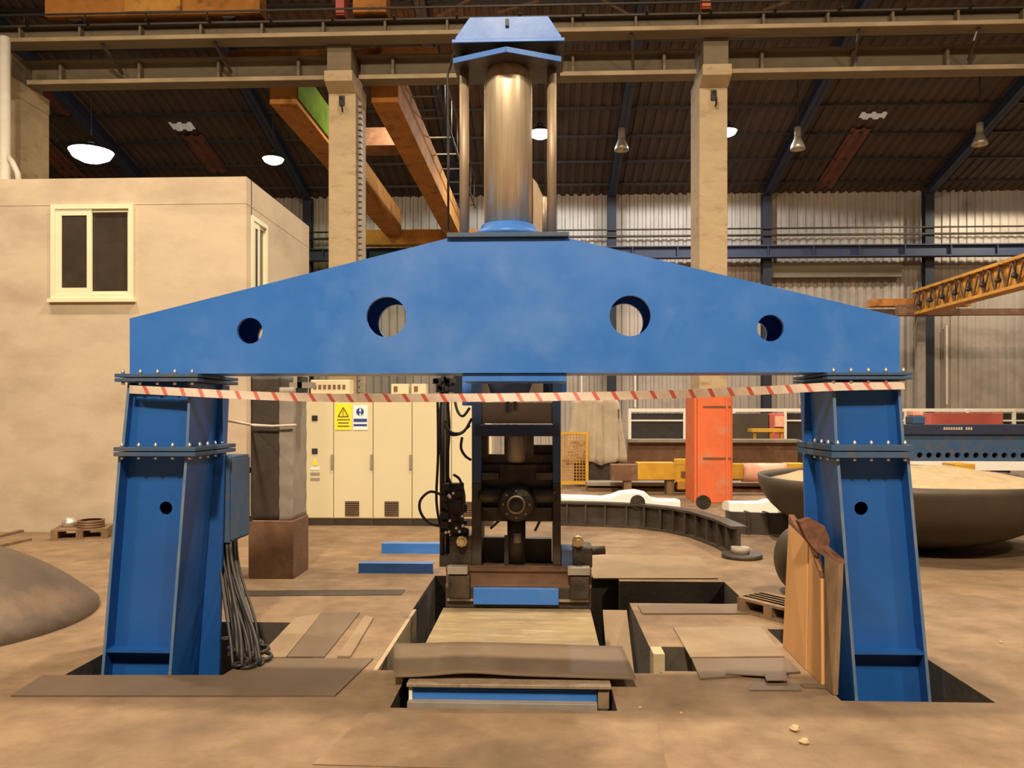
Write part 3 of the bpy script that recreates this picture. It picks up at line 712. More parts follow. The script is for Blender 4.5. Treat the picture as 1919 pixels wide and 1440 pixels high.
tag(pbox(900,1038,754,794,MY+.02,MY+.12).build('tool_beam','sheet',mp,bevel=.004),'dusty brown beam')
pbox(948,955,752,772,MY,MY+.015).build('marker_slot','black',mp); pbox(962,968,752,768,MY,MY+.015).build('marker_slot','black',mp)
pbox(890,1048,796,818,MY-.01,MY+.16).build('lower_crosshead','navy',mp,bevel=.006)
pbox(902,1036,852,876,MY+.2,MY+.3).build('guide_bar','greasy',mp)
pbox(1000,1036,834,852,MY+.25,MY+.3).build('rear_panel','greasy',mp)
pbox(902,915,818,852,MY+.25,MY+.3).build('rear_panel','greasy',mp)
for a,b in ((902,914),(945,952),(985,1000)): pbox(a,b,818,858,MY+.08,MY+.25).build('motor_bracket','greasy',mp)
c0 = X(967); MB().lathe([(0,0),(.055,0),(.075,.02),(.075,.24),(.06,.26),(0,.26)],(c0,MY+.08,ZZ(868)),28).build('motor','rod',mp)
MB().cyl((c0,MY+.08,ZZ(818)),(c0,MY+.08,ZZ(812)),.08,24).build('motor_cap','greasy',mp)
pbox(902,1036,870,978,MY+.14,MY+.34).build('roller_housing','greasy',mp,bevel=.012)
MB().lathe([(0,-.16),(.06,-.16),(.075,-.14),(.115,-.12),(.145,-.08),(.150,.0),(.150,.14),(0,.14)],(X(968),MY+.06,ZZ(944)),40,axis='y').build('roller_head','darksteel',mp)
MB().lathe([(.058,-.165),(.072,-.165),(.072,-.155),(.058,-.155)],(X(968),MY+.06,ZZ(944)),32,axis='y').build('head_ring','rod',mp)
for k in range(8):
    t = k*math.pi/4; MB().cyl((X(968)+.105*math.cos(t),MY-.075,ZZ(944)+.105*math.sin(t)),(X(968)+.105*math.cos(t),MY-.055,ZZ(944)+.105*math.sin(t)),.010,6).build('head_bolt','rod',mp)
for px in (919,1020):
    MB().lathe([(0,-.1),(.05,-.1),(.065,-.08),(.065,.08),(.05,.1),(0,.1)],(X(px),MY+.06,ZZ(930)),24,axis='x').build('side_roller','greasy',mp)
    pbox(px-14,px+14,952,958,MY+.02,MY+.14).build('roller_tray','darksteel',mp)
    pbox(px-16,px+16,886,900,MY+.0,MY+.14).build('roller_bracket','greasy',mp,bevel=.006)
MB().cyl((X(967),MY+.1,ZZ(1060)),(X(967),MY+.1,ZZ(980)),.075,24).build('lower_cylinder','greasy',mp)
MB().cyl((X(969),MY+.02,ZZ(1018)),(X(969),MY+.02,ZZ(1000)),.03,16).build('lower_nozzle','grey',mp)
pbox(945,953,1005,1062,MY+.05,MY+.1).build('guide_post','darksteel',mp)
pbox(905,948,1008,1062,MY+.26,MY+.34).build('rear_panel','black',mp)
pbox(985,1034,1010,1062,MY+.26,MY+.34).build('rear_panel','black',mp)
MB().beam((X(916),MY+.2,ZZ(998)),(X(938),MY+.2,ZZ(978)),.02,.02).build('linkage','black',mp)
MB().beam((X(1002),MY+.2,ZZ(1002)),(X(1014),MY+.2,ZZ(978)),.02,.02).build('linkage','black',mp)
# base carriage
m = pbox(836,1108,1062,1100,MY-.02,MY+.02); m.box(X(836),X(1108),MY-.04,MY+.02,ZZ(1070),ZZ(1064)).box(X(836),X(1108),MY-.04,MY+.02,ZZ(1100),ZZ(1094))
m.box(X(840),X(1104),MY+.02,MY+.9,ZZ(1098),ZZ(1066)).build('base_beam','rust',mp,bevel=.004)
tag(pbox(887,1047,1103,1134,MY-.10,MY-.06).build('base_cover','blue',mp,bevel=.004),'clean blue cover plate')
pbox(835,1108,1101,1140,MY-.05,MY+.3).build('base_block','darksteel',mp,bevel=.005)
pbox(838,888,1124,1128,MY-.08,MY-.05).build('base_rail','rod',mp); pbox(1046,1104,1124,1128,MY-.08,MY-.05).build('base_rail','rod',mp)
for a,b in ((838,876),(1064,1106)): pbox(a,b,1064,1078,MY-.14,MY-.04).build('foot_pad','grey',mp,bevel=.004); 
for a,b in ((840,880),(1068,1104)): pbox(a,b,1079,1124,MY-.12,MY-.045).build('foot_post','greasy',mp,bevel=.01)
MB().box(X(850),X(1095),MY+.3,MY+.9,-1.79,-.12).box(X(850),X(1095),MY+.1,MY+.3,-1.79,ZZ(1141)).build('pedestal','darksteel',mp)
pbox(842,884,1005,1064,MY+.02,MY+.3).build('valve_box','greasy',mp,bevel=.008)
pbox(1052,1074,1030,1064,MY+.02,MY+.3).build('valve_box','bluedull',mp,bevel=.008)
for (px,py) in ((866,1015),(1083,1014)):
    MB().cyl((X(px),MY-.04,ZZ(py)),(X(px),MY+.06,ZZ(py)),.045,8).cyl((X(px),MY-.08,ZZ(py)),(X(px),MY-.04,ZZ(py)),.025,10).build('pipe_union','brass',mp)
MB().box(X(1074),X(1110),MY-.02,MY+.25,ZZ(1064),ZZ(1024)).build('pump_block','greasy',mp,bevel=.015)
MB().cyl((X(1080),MY+.05,ZZ(1035)),(X(1135),MY+.05,ZZ(1032)),.035,14).build('pump_cylinder','greasy',mp)
# hydraulic mast and valve cluster on the left
MB().cyl((X(826),MY+.1,ZZ(1062)),(X(826),MY+.1,ZZ(705)),.022,12).build('hose_mast','darksteel',mp)
MB().cyl((X(834),MY+.15,ZZ(1062)),(X(834),MY+.15,ZZ(705)),.018,12).build('hose_mast','black',mp)
MB().box(X(822),X(862),MY+.05,MY+.2,ZZ(1066),ZZ(1045)).build('mast_foot','greasy',mp)
random.seed(11)
vc = MB()
for k in range(26):
    px = random.uniform(830,868); py = random.uniform(912,1002); s_ = random.uniform(.015,.04); y = MY+random.uniform(-.04,.12)
    vc.box(X(px)-s_,X(px)+s_,y,y+.05,ZZ(py)-s_*.8,ZZ(py)+s_*.8)
vc.box(X(832),X(866),MY+.06,MY+.16,ZZ(1005),ZZ(908)); vc.build('valve_manifold','black',mp,bevel=.003)
for k in range(10):
    px = random.uniform(836,872); py = random.uniform(915,1000); MB().cyl((X(px),MY-.07,ZZ(py)),(X(px),MY-.03,ZZ(py)),.011,8).build('valve_fitting','bolt',mp)
def hose(pts, r=.011): 
    P=[at(a,b,c) for a,b,c in pts]; out_=[]
    for i in range(len(P)-1):
        p0=P[max(i-1,0)];p1=P[i];p2=P[i+1];p3=P[min(i+2,len(P)-1)]
        for k in range(6):
            u=k/6; out_.append(.5*((2*p1)+(-p0+p2)*u+(2*p0-5*p1+4*p2-p3)*u*u+(-p0+3*p1-3*p2+p3)*u**3))
    out_.append(P[-1]); return MB().tube(out_,r)
for pts in ([(828,928,6.4),(806,922,6.38),(788,938,6.36),(788,960,6.36),(803,980,6.38),(822,986,6.42)],
            [(852,750,6.5),(858,772,6.45),(868,780,6.42),(880,765,6.45)],
            [(834,790,6.45),(842,808,6.4),(862,812,6.4),(880,798,6.45)],
            [(834,798,6.45),(845,815,6.4),(868,810,6.4),(884,785,6.45)],
            [(836,730,6.5),(842,800,6.5),(838,880,6.45),(846,910,6.45)],
            [(830,720,6.5),(824,800,6.44),(830,900,6.44),(838,940,6.44)],
            [(866,820,6.4),(864,840,6.38),(872,855,6.4),(882,862,6.45)],
            [(850,890,6.4),(862,900,6.38),(870,930,6.38),(868,960,6.4)],
            [(820,740,6.5),(821,850,6.46),(818,940,6.46),(828,1000,6.46)]):
    hose(pts).build('hydraulic_hose','black',mp)
m = MB()
for k in range(12): 
    px = 824+random.uniform(-10,28); py = 722+random.uniform(-14,10); m.box(X(px)-.02,X(px)+.02,MY+.02,MY+.08,ZZ(py)-.02,ZZ(py)+.02)
m.box(X(815),X(850),MY+.05,MY+.08,ZZ(735),ZZ(708)).build('hose_junction','black',mp)

# blue channels lying on the floor behind
def channel(px0,px1,py_b,h,label):
    a = ground(px0,py_b); b = ground(px1,py_b); y = a.y
    m = MB().box(a.x,b.x,y,y+.015,.0,h).box(a.x,b.x,y+.015,y+.12,h-.012,h).box(a.x,b.x,y+.015,y+.12,0,.012)
    return solo(m,'steel_channel','blue',label,'steel channel','blue channels on the floor')
channel(715,838,1038,.115,'shorter blue steel channel on the floor left of the machine, farther from the press')
channel(672,812,1075,.10,'longer blue steel channel on the floor left of the machine, nearer the press')

# ------------------------------------------------------------------ pit surroundings and plates
# pale block at the right trench edge, timber inside the left trench edge
def gpoly(pts, z, t, name, m, label, cat='cover plate', group=None):
    P = [ground(a,b,z) for a,b in pts]
    return solo(MB().slab(P,t),name,m,label,cat,group)
solo(MB().box(.735,.81,5.35,5.519,-.238,.0), 'concrete_block','conc','pale upright block at the corner of the right trench edge','block')
G='flat plates around the trench'
gpoly([(20,1306),(628,1306),(700,1236),(470,1236),(418,1268),(120,1268),(80,1268)],.002,.008,'floor_plate','sheet','large brown floor plate in front of the left press tower','floor plate',G)
gpoly([(483,1234),(553,1160),(603,1150),(536,1233)],.002,.006,'floor_plate','sheet2','pale narrow floor plate beside the hoses, left of the trench','floor plate',G)
gpoly([(538,1233),(604,1150),(674,1150),(608,1233)],.002,.008,'floor_plate','sheet','darker floor plate between two pale ones left of the trench','floor plate',G)
gpoly([(632,1233),(684,1156),(700,1160),(657,1233)],.003,.012,'floor_plate','sheet2','thin pale strip plate left of the trench edge','floor plate',G)
gpoly([(585,1434),(1252,1452),(1228,1340),(690,1338)],.001,.004,'floor_plate','floor','large thin dusty plate on the floor in the foreground','floor plate',G)
gpoly([(1262,1178),(1425,1176),(1470,1232),(1294,1234)],.002,.008,'floor_plate','sheet2','pale board right of the trench behind the dark plate scraps','floor plate',G)
gpoly([(1296,1237),(1475,1237),(1500,1262),(1312,1274)],.003,.010,'floor_plate','sheet','dark steel plate under the small scraps right of the trench','floor plate',G)
gpoly([(1362,1254),(1470,1258),(1480,1262),(1452,1270),(1360,1264)],.016,.006,'plate_scrap','sheet','long thin steel scrap on the dark plate','steel scrap',G)
gpoly([(1432,1264),(1474,1264),(1476,1277),(1436,1277)],.024,.006,'plate_scrap','sheet','small square steel scrap on top of the others','steel scrap',G)
gpoly([(1408,1280),(1498,1282),(1502,1296),(1405,1295)],.002,.006,'plate_scrap','sheet','steel scrap nearest the camera right of the trench','steel scrap',G)
gpoly([(1500,1283),(1548,1284),(1562,1292),(1506,1290)],.002,.006,'plate_scrap','sheet','small steel scrap by the foot of the leaning planks','steel scrap',G)
gpoly([(455,1118),(752,1116),(760,1106),(455,1108)],.001,.004,'floor_joint_strip','darksteel','dark joint strip in the floor left of the trench','floor strip',G)
gpoly([(1112,1086),(1345,1086),(1310,1045),(1092,1040)],.002,.012,'floor_plate','sheet2','pale floor plate behind the dark slot right of the machine','floor plate',G)
gpoly([(1195,1137),(1392,1134),(1410,1152),(1204,1152)],.002,.01,'floor_plate','sheet','brown strip plate along the near side of the dark slot','floor plate',G)
# diagonal rusty strut in right trench
solo(MB().hexa([tuple(v) for v in [(.50,6.1,-.5),(.70,6.1,-.5),(.70,6.7,-.1),(.50,6.7,-.1),(.50,6.1,-.44),(.70,6.1,-.44),(.70,6.7,-.04),(.50,6.7,-.04)]]),'ramp_plate','sheet2','tilted brown plate inside the trench right of the machine','plate')
random.seed(5)
for i,(px,py,r) in enumerate(((1200,1328,.012),(1276,1338,.010),(1490,1370,.028),(1508,1394,.026),(440,1180,.012),(1560,1105,.01),(1875,1205,.012))):
    c = ground(px,py); n=7; m = MB()
    R_=[[(c.x+r*k2*(1+random.uniform(-.25,.25))*math.cos(2*math.pi*j/n),c.y+r*k2*(1+random.uniform(-.25,.25))*math.sin(2*math.pi*j/n),z*r) for j in range(n)] for k2,z in ((.8,0),(1,.4),(.55,.9))]
    m.rings(R_); solo(m,'rubble_chip','sand',('tiny pale chip right of the trench front','tiny pale chip a step right of the trench front','pale chip in the foreground right, farther of two','pale chip in the foreground right, nearest the camera','tiny chip beside the left tower hoses','tiny chip near the leaning planks','tiny chip on the floor at far right')[i],'rubble','rubble chips on the floor')

# ------------------------------------------------------------------ pedestal with wrapped machine (left centre)
q = ground(465,1085); q2 = ground(551,1085)
y0 = q.y; pd = thing('wrapped_machine','dark plastic-wrapped upright machine on a rusty steel base behind the left tower','machine',((q.x+q2.x)/2,y0+.25,0))
zb = az(500,976,y0); zt = az(500,703,y0)
MB().box(q.x,q2.x,y0,y0+.5,0,zb).build('base_block','rust',pd,bevel=.01)
def wrap(x0,x1,y0_,y1_,z0,z1,amp,nz=28,nx=8,seed=1):
    random.seed(seed); mb=MB(); R_=[]
    for i in range(nz+1):
        z=z0+(z1-z0)*i/nz; ring=[]
        per=[(x0+(x1-x0)*k/nx,y0_) for k in range(nx)]+[(x1,y0_+(y1_-y0_)*k/nx) for k in range(nx)]+[(x1-(x1-x0)*k/nx,y1_) for k in range(nx)]+[(x0,y1_-(y1_-y0_)*k/nx) for k in range(nx)]
        for (a,b) in per:
            d=amp*(math.sin(z*31+a*17)+random.uniform(-.6,.6)); ring.append((a+d*.4,b+d,z))
        R_.append(ring)
    return mb.rings(R_,True,True)
xm = ax(522,y0)
wrap(q.x+.015,xm,y0+.03,y0+.46,zb+.002,zt,.001,seed=2).build('dark_side','darksteel',pd)
tag(wrap(xm+.003,q2.x-.01,y0+.01,y0+.46,zb+.002,zt-.12,.003,seed=4).build('plastic_wrap','grey',pd),'rippled grey plastic wrap')
MB().box(ax(536,y0),ax(578,y0),y0+.1,y0+.25,az(500,727,y0),az(500,716,y0)).build('display_unit','grey',pd)
MB().box(ax(551,y0),ax(560,y0),y0+.1,y0+.3,az(500,735,y0),az(500,705,y0)).build('bracket','black',pd)
solo(MB().tube([at(412,786,5.455),at(435,790,6.2),at(468,796,y0-.06),at(510,799,y0-.05),at(555,797,y0-.05)],.012),'white_rope','tapewhite','thin pale rope tied round the wrapped machine behind the left tower','rope')

# ------------------------------------------------------------------ electrical cabinets
cy = ground(640,986).y
zt = az(700,742,cy); seams = [555,625,699,772,846,922]
for i in range(5):
    x0,x1 = ax(seams[i],cy), ax(seams[i+1],cy)
    lab = ['cream electrical cabinet with small switches beside the wrapped machine','cream electrical cabinet with yellow and white warning signs','cream electrical cabinet with a vent grille and no signs','cream electrical cabinet right of the plain vented one','cream electrical cabinet partly behind the black hydraulic hoses'][i]
    t = thing('electrical_cabinet',lab,'cabinet',((x0+x1)/2,cy+.25,0),'row of cream electrical cabinets')
    MB().box(x0+.002,x1-.002,cy+.02,cy+.5,.10,zt).build('body','cream',t,bevel=.004)
    MB().box(x0+.002,x1-.002,cy+.04,cy+.5,0,.10).build('plinth','darksteel',t)
    d = MB().box(x0+.006,x1-.006,cy,cy+.018,.115,zt-.01).build('door','cream',t,bevel=.003)
    if i in (0,1,2):
        hx = x1-.02 if i < 3 else x0+.02
        MB().box(hx-.015,hx+.015,cy-.025,cy,az(700,880,cy),az(700,852,cy)).build('handle','grey',d,bevel=.004)
    if i in (1,2,4):
        vx = ax((660,734,812)[(1,2,4).index(i)],cy) if i < 4 else ax(875,cy)
        g_ = MB().box(vx-.10,vx+.10,cy-.008,cy,az(700,968,cy),az(700,940,cy))
        g_.build('vent_grille','darksteel',d)
        m = MB()
        for k in range(7): zz_=az(700,967-k*4,cy); m.box(vx-.10,vx+.10,cy-.014,cy-.008,zz_,zz_+.012)
        m.build('vent_slats','rust',d)
    if i == 0:
        for py in (784,846): MB().box(ax(590,cy)-.04,ax(590,cy)+.04,cy-.012,cy,az(590,py+5,cy),az(590,py-5,cy)).build('switch','black',d)
        MB().prism([(ax(585,cy),az(590,872,cy)),(ax(595,cy),az(590,872,cy)),(ax(590,cy),az(590,860,cy))],'y',cy-.006,cy).build('warning_sticker','signyellow',d)
        for py in (878,888,898): MB().box(ax(582,cy),ax(599,cy),cy-.006,cy,az(590,py+3,cy),az(590,py-2,cy)).build('label_strip','grey' if py>880 else 'signwhite',d)
    if i == 1:
        sg = MB().box(ax(628,cy),ax(659,cy),cy-.008,cy,az(650,806,cy),az(650,757,cy)).build('warning_sign','signyellow',d); tag(sg,'yellow sign')
        def onsign(f,mname,nm): f.build(nm,mname,t)
        a_,b_,c_ = (ax(634,cy),az(650,781,cy)),(ax(653,cy),az(650,781,cy)),(ax(643.5,cy),az(650,764,cy))
        m = MB()
        for p_,q_ in ((a_,b_),(b_,c_),(c_,a_)): m.beam((p_[0],cy-.011,p_[1]),(q_[0],cy-.011,q_[1]),.004,.014)
        m.beam((ax(644.5,cy),cy-.011,az(650,769,cy)),(ax(642.5,cy),cy-.011,az(650,774,cy)),.004,.008).beam((ax(642.5,cy),cy-.011,az(650,774,cy)),(ax(644.5,cy),cy-.011,az(650,779,cy)),.004,.008)
        m.build('warning_triangle','rust',t)
        m = MB()
        for k,(p_,q_) in enumerate(((632,656),(634,654),(633,655))): m.box(ax(p_,cy),ax(q_,cy),cy-.011,cy-.008,az(650,788+k*6,cy),az(650,786+k*6,cy))
        m.build('sign_text_lines','rust',t)
        tag(MB().box(ax(662,cy),ax(689,cy),cy-.008,cy,az(650,806,cy),az(650,760,cy)).build('notice_sign','signwhite',d),'white sign')
        m = MB().cyl((ax(675,cy),cy-.011,az(650,772,cy)),(ax(675,cy),cy-.008,az(650,772,cy)),.055,24)
        m.box(ax(663,cy),ax(688,cy),cy-.011,cy-.008,az(650,791,cy),az(650,785,cy)).box(ax(663,cy),ax(688,cy),cy-.011,cy-.008,az(650,799,cy),az(650,795,cy))
        m.build('blue_symbol','signblue',t)
        MB().box(ax(674,cy),ax(677,cy),cy-.014,cy-.011,az(650,772,cy),az(650,766,cy)).box(ax(674,cy),ax(677,cy),cy-.014,cy-.011,az(650,779,cy),az(650,775,cy)).build('exclamation_mark','signwhite',t)
t = thing('breaker_box','pale box with a row of slots on top of the leftmost electrical cabinets','breaker box',(ax(618,cy+.2),cy+.2,zt))
MB().box(ax(582,cy+.1),ax(655,cy+.1),cy+.1,cy+.35,zt,az(600,712,cy+.1)).build('housing','cream',t,bevel=.01)
m = MB()
for k in range(7): m.box(ax(588+k*9,cy+.1),ax(593+k*9,cy+.1),cy+.09,cy+.1,az(600,729,cy),az(600,721,cy))
m.build('slots','rust',t)
for a,b,la in ((733,766,'left of two small pale boxes on top of the electrical cabinets'),(771,798,'right of two small pale boxes on top of the electrical cabinets')):
    t = thing('terminal_box',la,'terminal box',(ax((a+b)/2,cy+.2),cy+.2,zt),'small boxes on the cabinets')
    MB().box(ax(a,cy+.1),ax(b,cy+.1),cy+.1,cy+.3,zt,az(600,720,cy+.1)).build('housing','cream',t,bevel=.006)
    MB().box(ax(a+5,cy+.1),ax(a+12,cy+.1),cy+.09,cy+.1,az(600,734,cy),az(600,724,cy)).build('socket','rust',t)

# ------------------------------------------------------------------ pallet and junk at the building
def pallet(c, ang, label, L_=1.1, W_=.8, H=.14, m='wood2', tilt=0):
    t = thing('wooden_pallet',label,'pallet',c,'wooden pallets')
    for k in range(5): MB().box(c[0]-L_/2,c[0]+L_/2,c[1]-W_/2+k*(W_-.1)/4,c[1]-W_/2+.1+k*(W_-.1)/4,c[2]+H-.02,c[2]+H).build('deck_board',m,t)
    for k in range(3): MB().box(c[0]-L_/2+k*(L_-.08)/2,c[0]-L_/2+.08+k*(L_-.08)/2,c[1]-W_/2,c[1]+W_/2,c[2]+.02,c[2]+H-.02).build('bearer',m,t)
    for k in range(3): MB().box(c[0]-L_/2,c[0]+L_/2,c[1]-W_/2+k*(W_-.1)/2,c[1]-W_/2+.1+k*(W_-.1)/2,c[2],c[2]+.02).build('bottom_board',m,t)
    t.rotation_euler = (0,0,ang); return t
g0 = ground(135,1012); pallet((g0.x,g0.y+.25,0),.35,'wooden pallet with scrap on it at the foot of the cream building',.65,.5,.13)
solo(MB().lathe([(0,0),(.09,0),(.10,.06),(.05,.12),(0,.12)],(g0.x-.18,g0.y+.25,.131),16),'scrap_fitting','bolt','shiny metal fitting on the pallet by the cream building','metal fitting')
m = MB()
for k in range(3): m.lathe([(.13,0),(.16,0),(.16,.03),(.13,.03)],(g0.x+.12,g0.y+.22,.131+k*.032),20)
solo(m,'cable_coil','rust','rusty coil of wire on the pallet by the cream building','coil')
for i,(a,b) in enumerate((((-40,1004),(78,972)),((-30,1012),(85,985)),((10,1020),(92,1002)))):
    p = ground(*a,.016); q_ = ground(*b,.016+.0*i); p.y-=.4; q_.y-=.4
    solo(MB().beam(p,q_,.07,.03),'timber_plank','wood2','loose timber plank by the cream building, %s' % ('farthest from the camera','middle of the three','nearest the camera')[i],'plank','loose planks by the cream building')

# ------------------------------------------------------------------ dished ends
def dome(c, r, h, name, m, label, thick=.03):
    prof = []
    prof.append((r,0))
    for i in range(20):
        q_ = 1-i/19; prof.append((max(r*q_,.0001), .05+(h-.05)*(1-q_**2.1)))
    inner = [(max(a-thick,0.0001), max(b-thick,0)) for a,b in prof][::-1]
    return solo(MB().lathe(prof+inner,c,64),name,m,label,'dished end')
k = Vector((-4.56,6.14)); cc, ss = math.cos(TH), math.sin(TH)
dc = (k.x*cc-k.y*ss, k.x*ss+k.y*cc, 0)
dome(dc,1.24,.62,'dished_end','dome','large brown steel dished end lying dome-up at the left edge')
# bowl on the right with rubble
p = ground(1695,1020); bc = (p.x, p.y, 0); rb = 1.72; hb = .83
prof = [(0.0001,0)]+[(rb*math.sin(i/14*math.pi/2)**.9, hb*(1-math.cos(i/14*math.pi/2))) for i in range(1,15)]
inner = [(max(a-.035,.0001), b+ (.03 if a<rb*.9 else 0)) for a,b in prof][::-1]
bw = solo(MB().lathe(prof+inner,bc,72),'dished_end','domedark','large dark steel bowl-shaped dished end resting on the floor behind the right tower','dished end')
m = MB(); random.seed(9); R_=[]
for r_,z_ in ((rb*.97,hb*.90),(rb*.80,hb*.97),(rb*.6,hb+.03),(rb*.35,hb+.10),(.02,hb+.12)):
    R_.append([(bc[0]+r_*math.cos(2*math.pi*j/40),bc[1]+r_*math.sin(2*math.pi*j/40),z_+(random.uniform(-.02,.03))) for j in range(40)])
m.rings(R_,True,True); s_ = solo(m,'rubble_fill','sand','pale rubble filling the large dark bowl on the right','rubble'); s_['kind']='stuff'
# dark dished end standing on edge behind the planks
p = ground(1470,1116); c = (p.x+.17,p.y+.1,.30)
prof = [(.30*math.cos(i/10*math.pi/2)+.0001,-.22*math.sin(i/10*math.pi/2)) for i in range(11)]
solo(MB().lathe(prof+[(a*.93,b*.9) for a,b in prof[::-1]],c,40,axis='x'),'small_dished_end','domedark','small dark steel dished end standing on edge behind the leaning planks','dished end')

# ------------------------------------------------------------------ leaning planks and pallet by the right tower
def lean(pts_bottom, pts_top, th, name, m, label, cat='plank', splinter=True):
    pass
def quadplank(b0,b1,t0,t1,th,m,label,mt='rot',hrot=.18,name='leaning_plank'):
    b0,b1,t0,t1 = map(Vector,(b0,b1,t0,t1)); n = (b1-b0).cross(t0-b0).normalized()*th
    t = thing(name,label,'plank',(b0+b1)/2,'planks leaning on the right tower')
    k=1-hrot; a0=b0.lerp(t0,k); a1=b1.lerp(t1,k)
    mb=MB().rings([[b0,b1,b1+n,b0+n],[a0,a1,a1+n,a0+n]]); mb.build('board',m,t,bevel=.003)
    random.seed(4); R0=[a0,a1,a1+n,a0+n]; e=t1.lerp(t0,.25); 
    mb=MB().rings([R0,[a0.lerp(t0,.5)+n*.1,a1.lerp(t1,.45)-n*.2,a1.lerp(t1,.45)+n*.9,a0.lerp(t0,.5)+n*1.1],[t0,t0.lerp(t1,.45)-Vector((0,0,.05)),t0.lerp(t1,.45)+n-Vector((0,0,.05)),t0+n]])
    mb.build('splintered_end',mt,t); return t
def V(px,py,Y): return at(px,py,Y)
b0 = ground(1476,1212); b1 = ground(1521,1258)
t = quadplank(b0,b1,V(1488,965,b0.y+.05),V(1524,1000,b1.y+.22),.035,'wood','orange plywood board leaning against the right tower, foremost of three',hrot=.07)
yy = b1.y+.02
sp_ = [(1497,978),(1520,972),(1545,986),(1556,1012),(1548,1046),(1530,1034),(1512,1012)]
MB().rings([[V(a,b,yy) for a,b in sp_],[V(a,b,yy)+Vector((0,.07,0)) for a,b in sp_]]).build('splintered_burl','rot',t)
b0 = ground(1522,1259); b1 = ground(1549,1286)
quadplank(b0,b1,V(1525,1012,b0.y+.2),V(1547,1075,b1.y+.17),.03,'wood','plain brown-orange board leaning on the right tower, middle of three',hrot=.05)
b0 = ground(1556,1292); b1 = ground(1571,1304)
quadplank(b0,b1,V(1553,1024,b0.y+.2),V(1582,1044,b1.y+.2),.03,'wood2','dark weathered board leaning right beside the right tower leg',hrot=.05)
p = ground(1447,1165); pl = pallet((p.x+.12,p.y+.15,0),-.95,'small wooden pallet beside the leaning planks',.6,.35,.12)

# ------------------------------------------------------------------ background floor items
# orange column sleeve
oc = thing('column_guard','orange steel guard around the foot of the right concrete column','column guard',(x2c,14.9,0))
z1 = az(1335,742,14.45)
MB().box(x2c-.30,x2c+.30,14.44,14.49,0,z1).build('front_plate','redorange',oc,bevel=.01)
MB().box(x2c-.34,x2c-.27,14.49,15.4,0,z1).build('side_plate','redorange',oc,bevel=.01)
MB().box(x2c+.27,x2c+.34,14.49,15.4,0,z1).build('side_plate','redorange',oc,bevel=.01)
for py in (763,860): MB().box(x2c-.2,x2c+.30,14.425,14.44,az(1335,py+1,14.44),az(1335,py-2,14.44)).build('weld_strip','rust',oc)
for px in (1303,1362): MB().box(ax(px,14.44)-.02,ax(px,14.44)+.02,14.42,14.44,0,z1).build('corner_strip','redorange',oc)
# curved dark ring rail
pts = [ground(px,py) for px,py in ((1050,984),(1120,986),(1200,990),(1260,998),(1305,1008),(1350,1025),(1385,1044))]
H = .34
m = MB(); fl = MB()
def rail_ring(p,d,w,z0,z1): 
    n = Vector((-d.y,d.x,0)); return [p+n*w+Vector((0,0,z0)),p-n*w+Vector((0,0,z0)),p-n*w+Vector((0,0,z1)),p+n*w+Vector((0,0,z1))]
D_ = [(pts[min(i+1,len(pts)-1)]-pts[max(i-1,0)]).normalized() for i in range(len(pts))]
for p_,d_ in zip(pts,D_): p_.z = 0
m.rings([rail_ring(p_,d_,.02,.03,H-.03) for p_,d_ in zip(pts,D_)])
fl.rings([rail_ring(p_,d_,.09,0,.03) for p_,d_ in zip(pts,D_)]); fl.rings([rail_ring(p_,d_,.09,H-.03,H) for p_,d_ in zip(pts,D_)])
for i in range(len(pts)-1):
    for u in (.2,.7):
        p_ = pts[i].lerp(pts[i+1],u); d_ = D_[i]; m.rings([rail_ring(p_-d_*.012,d_,.085,.03,H-.03),rail_ring(p_+d_*.012,d_,.085,.03,H-.03)])
t = thing('curved_girder','dark curved ribbed steel girder lying on the floor in front of the white sheeting','girder',pts[3])
m.build('web','darksteel',t); fl.build('flange','darksteel',t)
e = pts[-1]; MB().cyl((e.x+.02,e.y-.05,0),(e.x+.02,e.y-.05,.05),.22,20).build('end_pad','darksteel',t); MB().cyl((e.x+.0,e.y-.05,.05),(e.x,e.y-.05,.12),.10,16).build('end_hub','grey',t)
for px in (1195,1318):
    p_ = ground(px,990); c_=(p_.x,p_.y+.0,H); MB().cyl((p_.x,p_.y-.04,H+.02),(p_.x,p_.y+.04,H+.02),.10,20).build('lifting_eye','greasy',t)
pts2 = [ground(1365,1000),ground(1440,1003),ground(1505,1004)]
m = MB(); 
for i in range(2): m.beam(pts2[i]+Vector((0,0,.15)),pts2[i+1]+Vector((0,0,.15)),.06,.28); 
for i in range(5): p_=pts2[0].lerp(pts2[2],i/4); m.box(p_.x-.02,p_.x+.02,p_.y-.09,p_.y+.09,.0,.3)
solo(m,'steel_girder','darksteel','short dark ribbed girder on the floor right of the orange column guard','girder')
# white sheeting
def ws(pxs, y, depth, label):
    m = MB(); R_=[]
    for px, py in pxs:
        x = ax(px,y); z = az(px,py,y); R_.append([(x,y,0),(x,y,z*.85),(x,y+.1,z),(x,y+depth*.6,z*.9),(x,y+depth,z*.5),(x,y+depth,0)])
    m.rings(R_,True,False); return solo(m,'white_sheeting','whitesheet',label,'white sheeting')
ys = ground(1150,960).y
ws([(1052,929),(1090,930),(1130,932),(1150,928),(1165,921),(1190,918),(1208,922),(1222,934),(1240,937),(1275,938)],ys,.8,'bright white sheeting with a hump behind the curved girder')
ws([(1366,940),(1400,941),(1430,940),(1440,936),(1450,941),(1458,948)],ys,.5,'bright white sheeting right of the orange column guard')
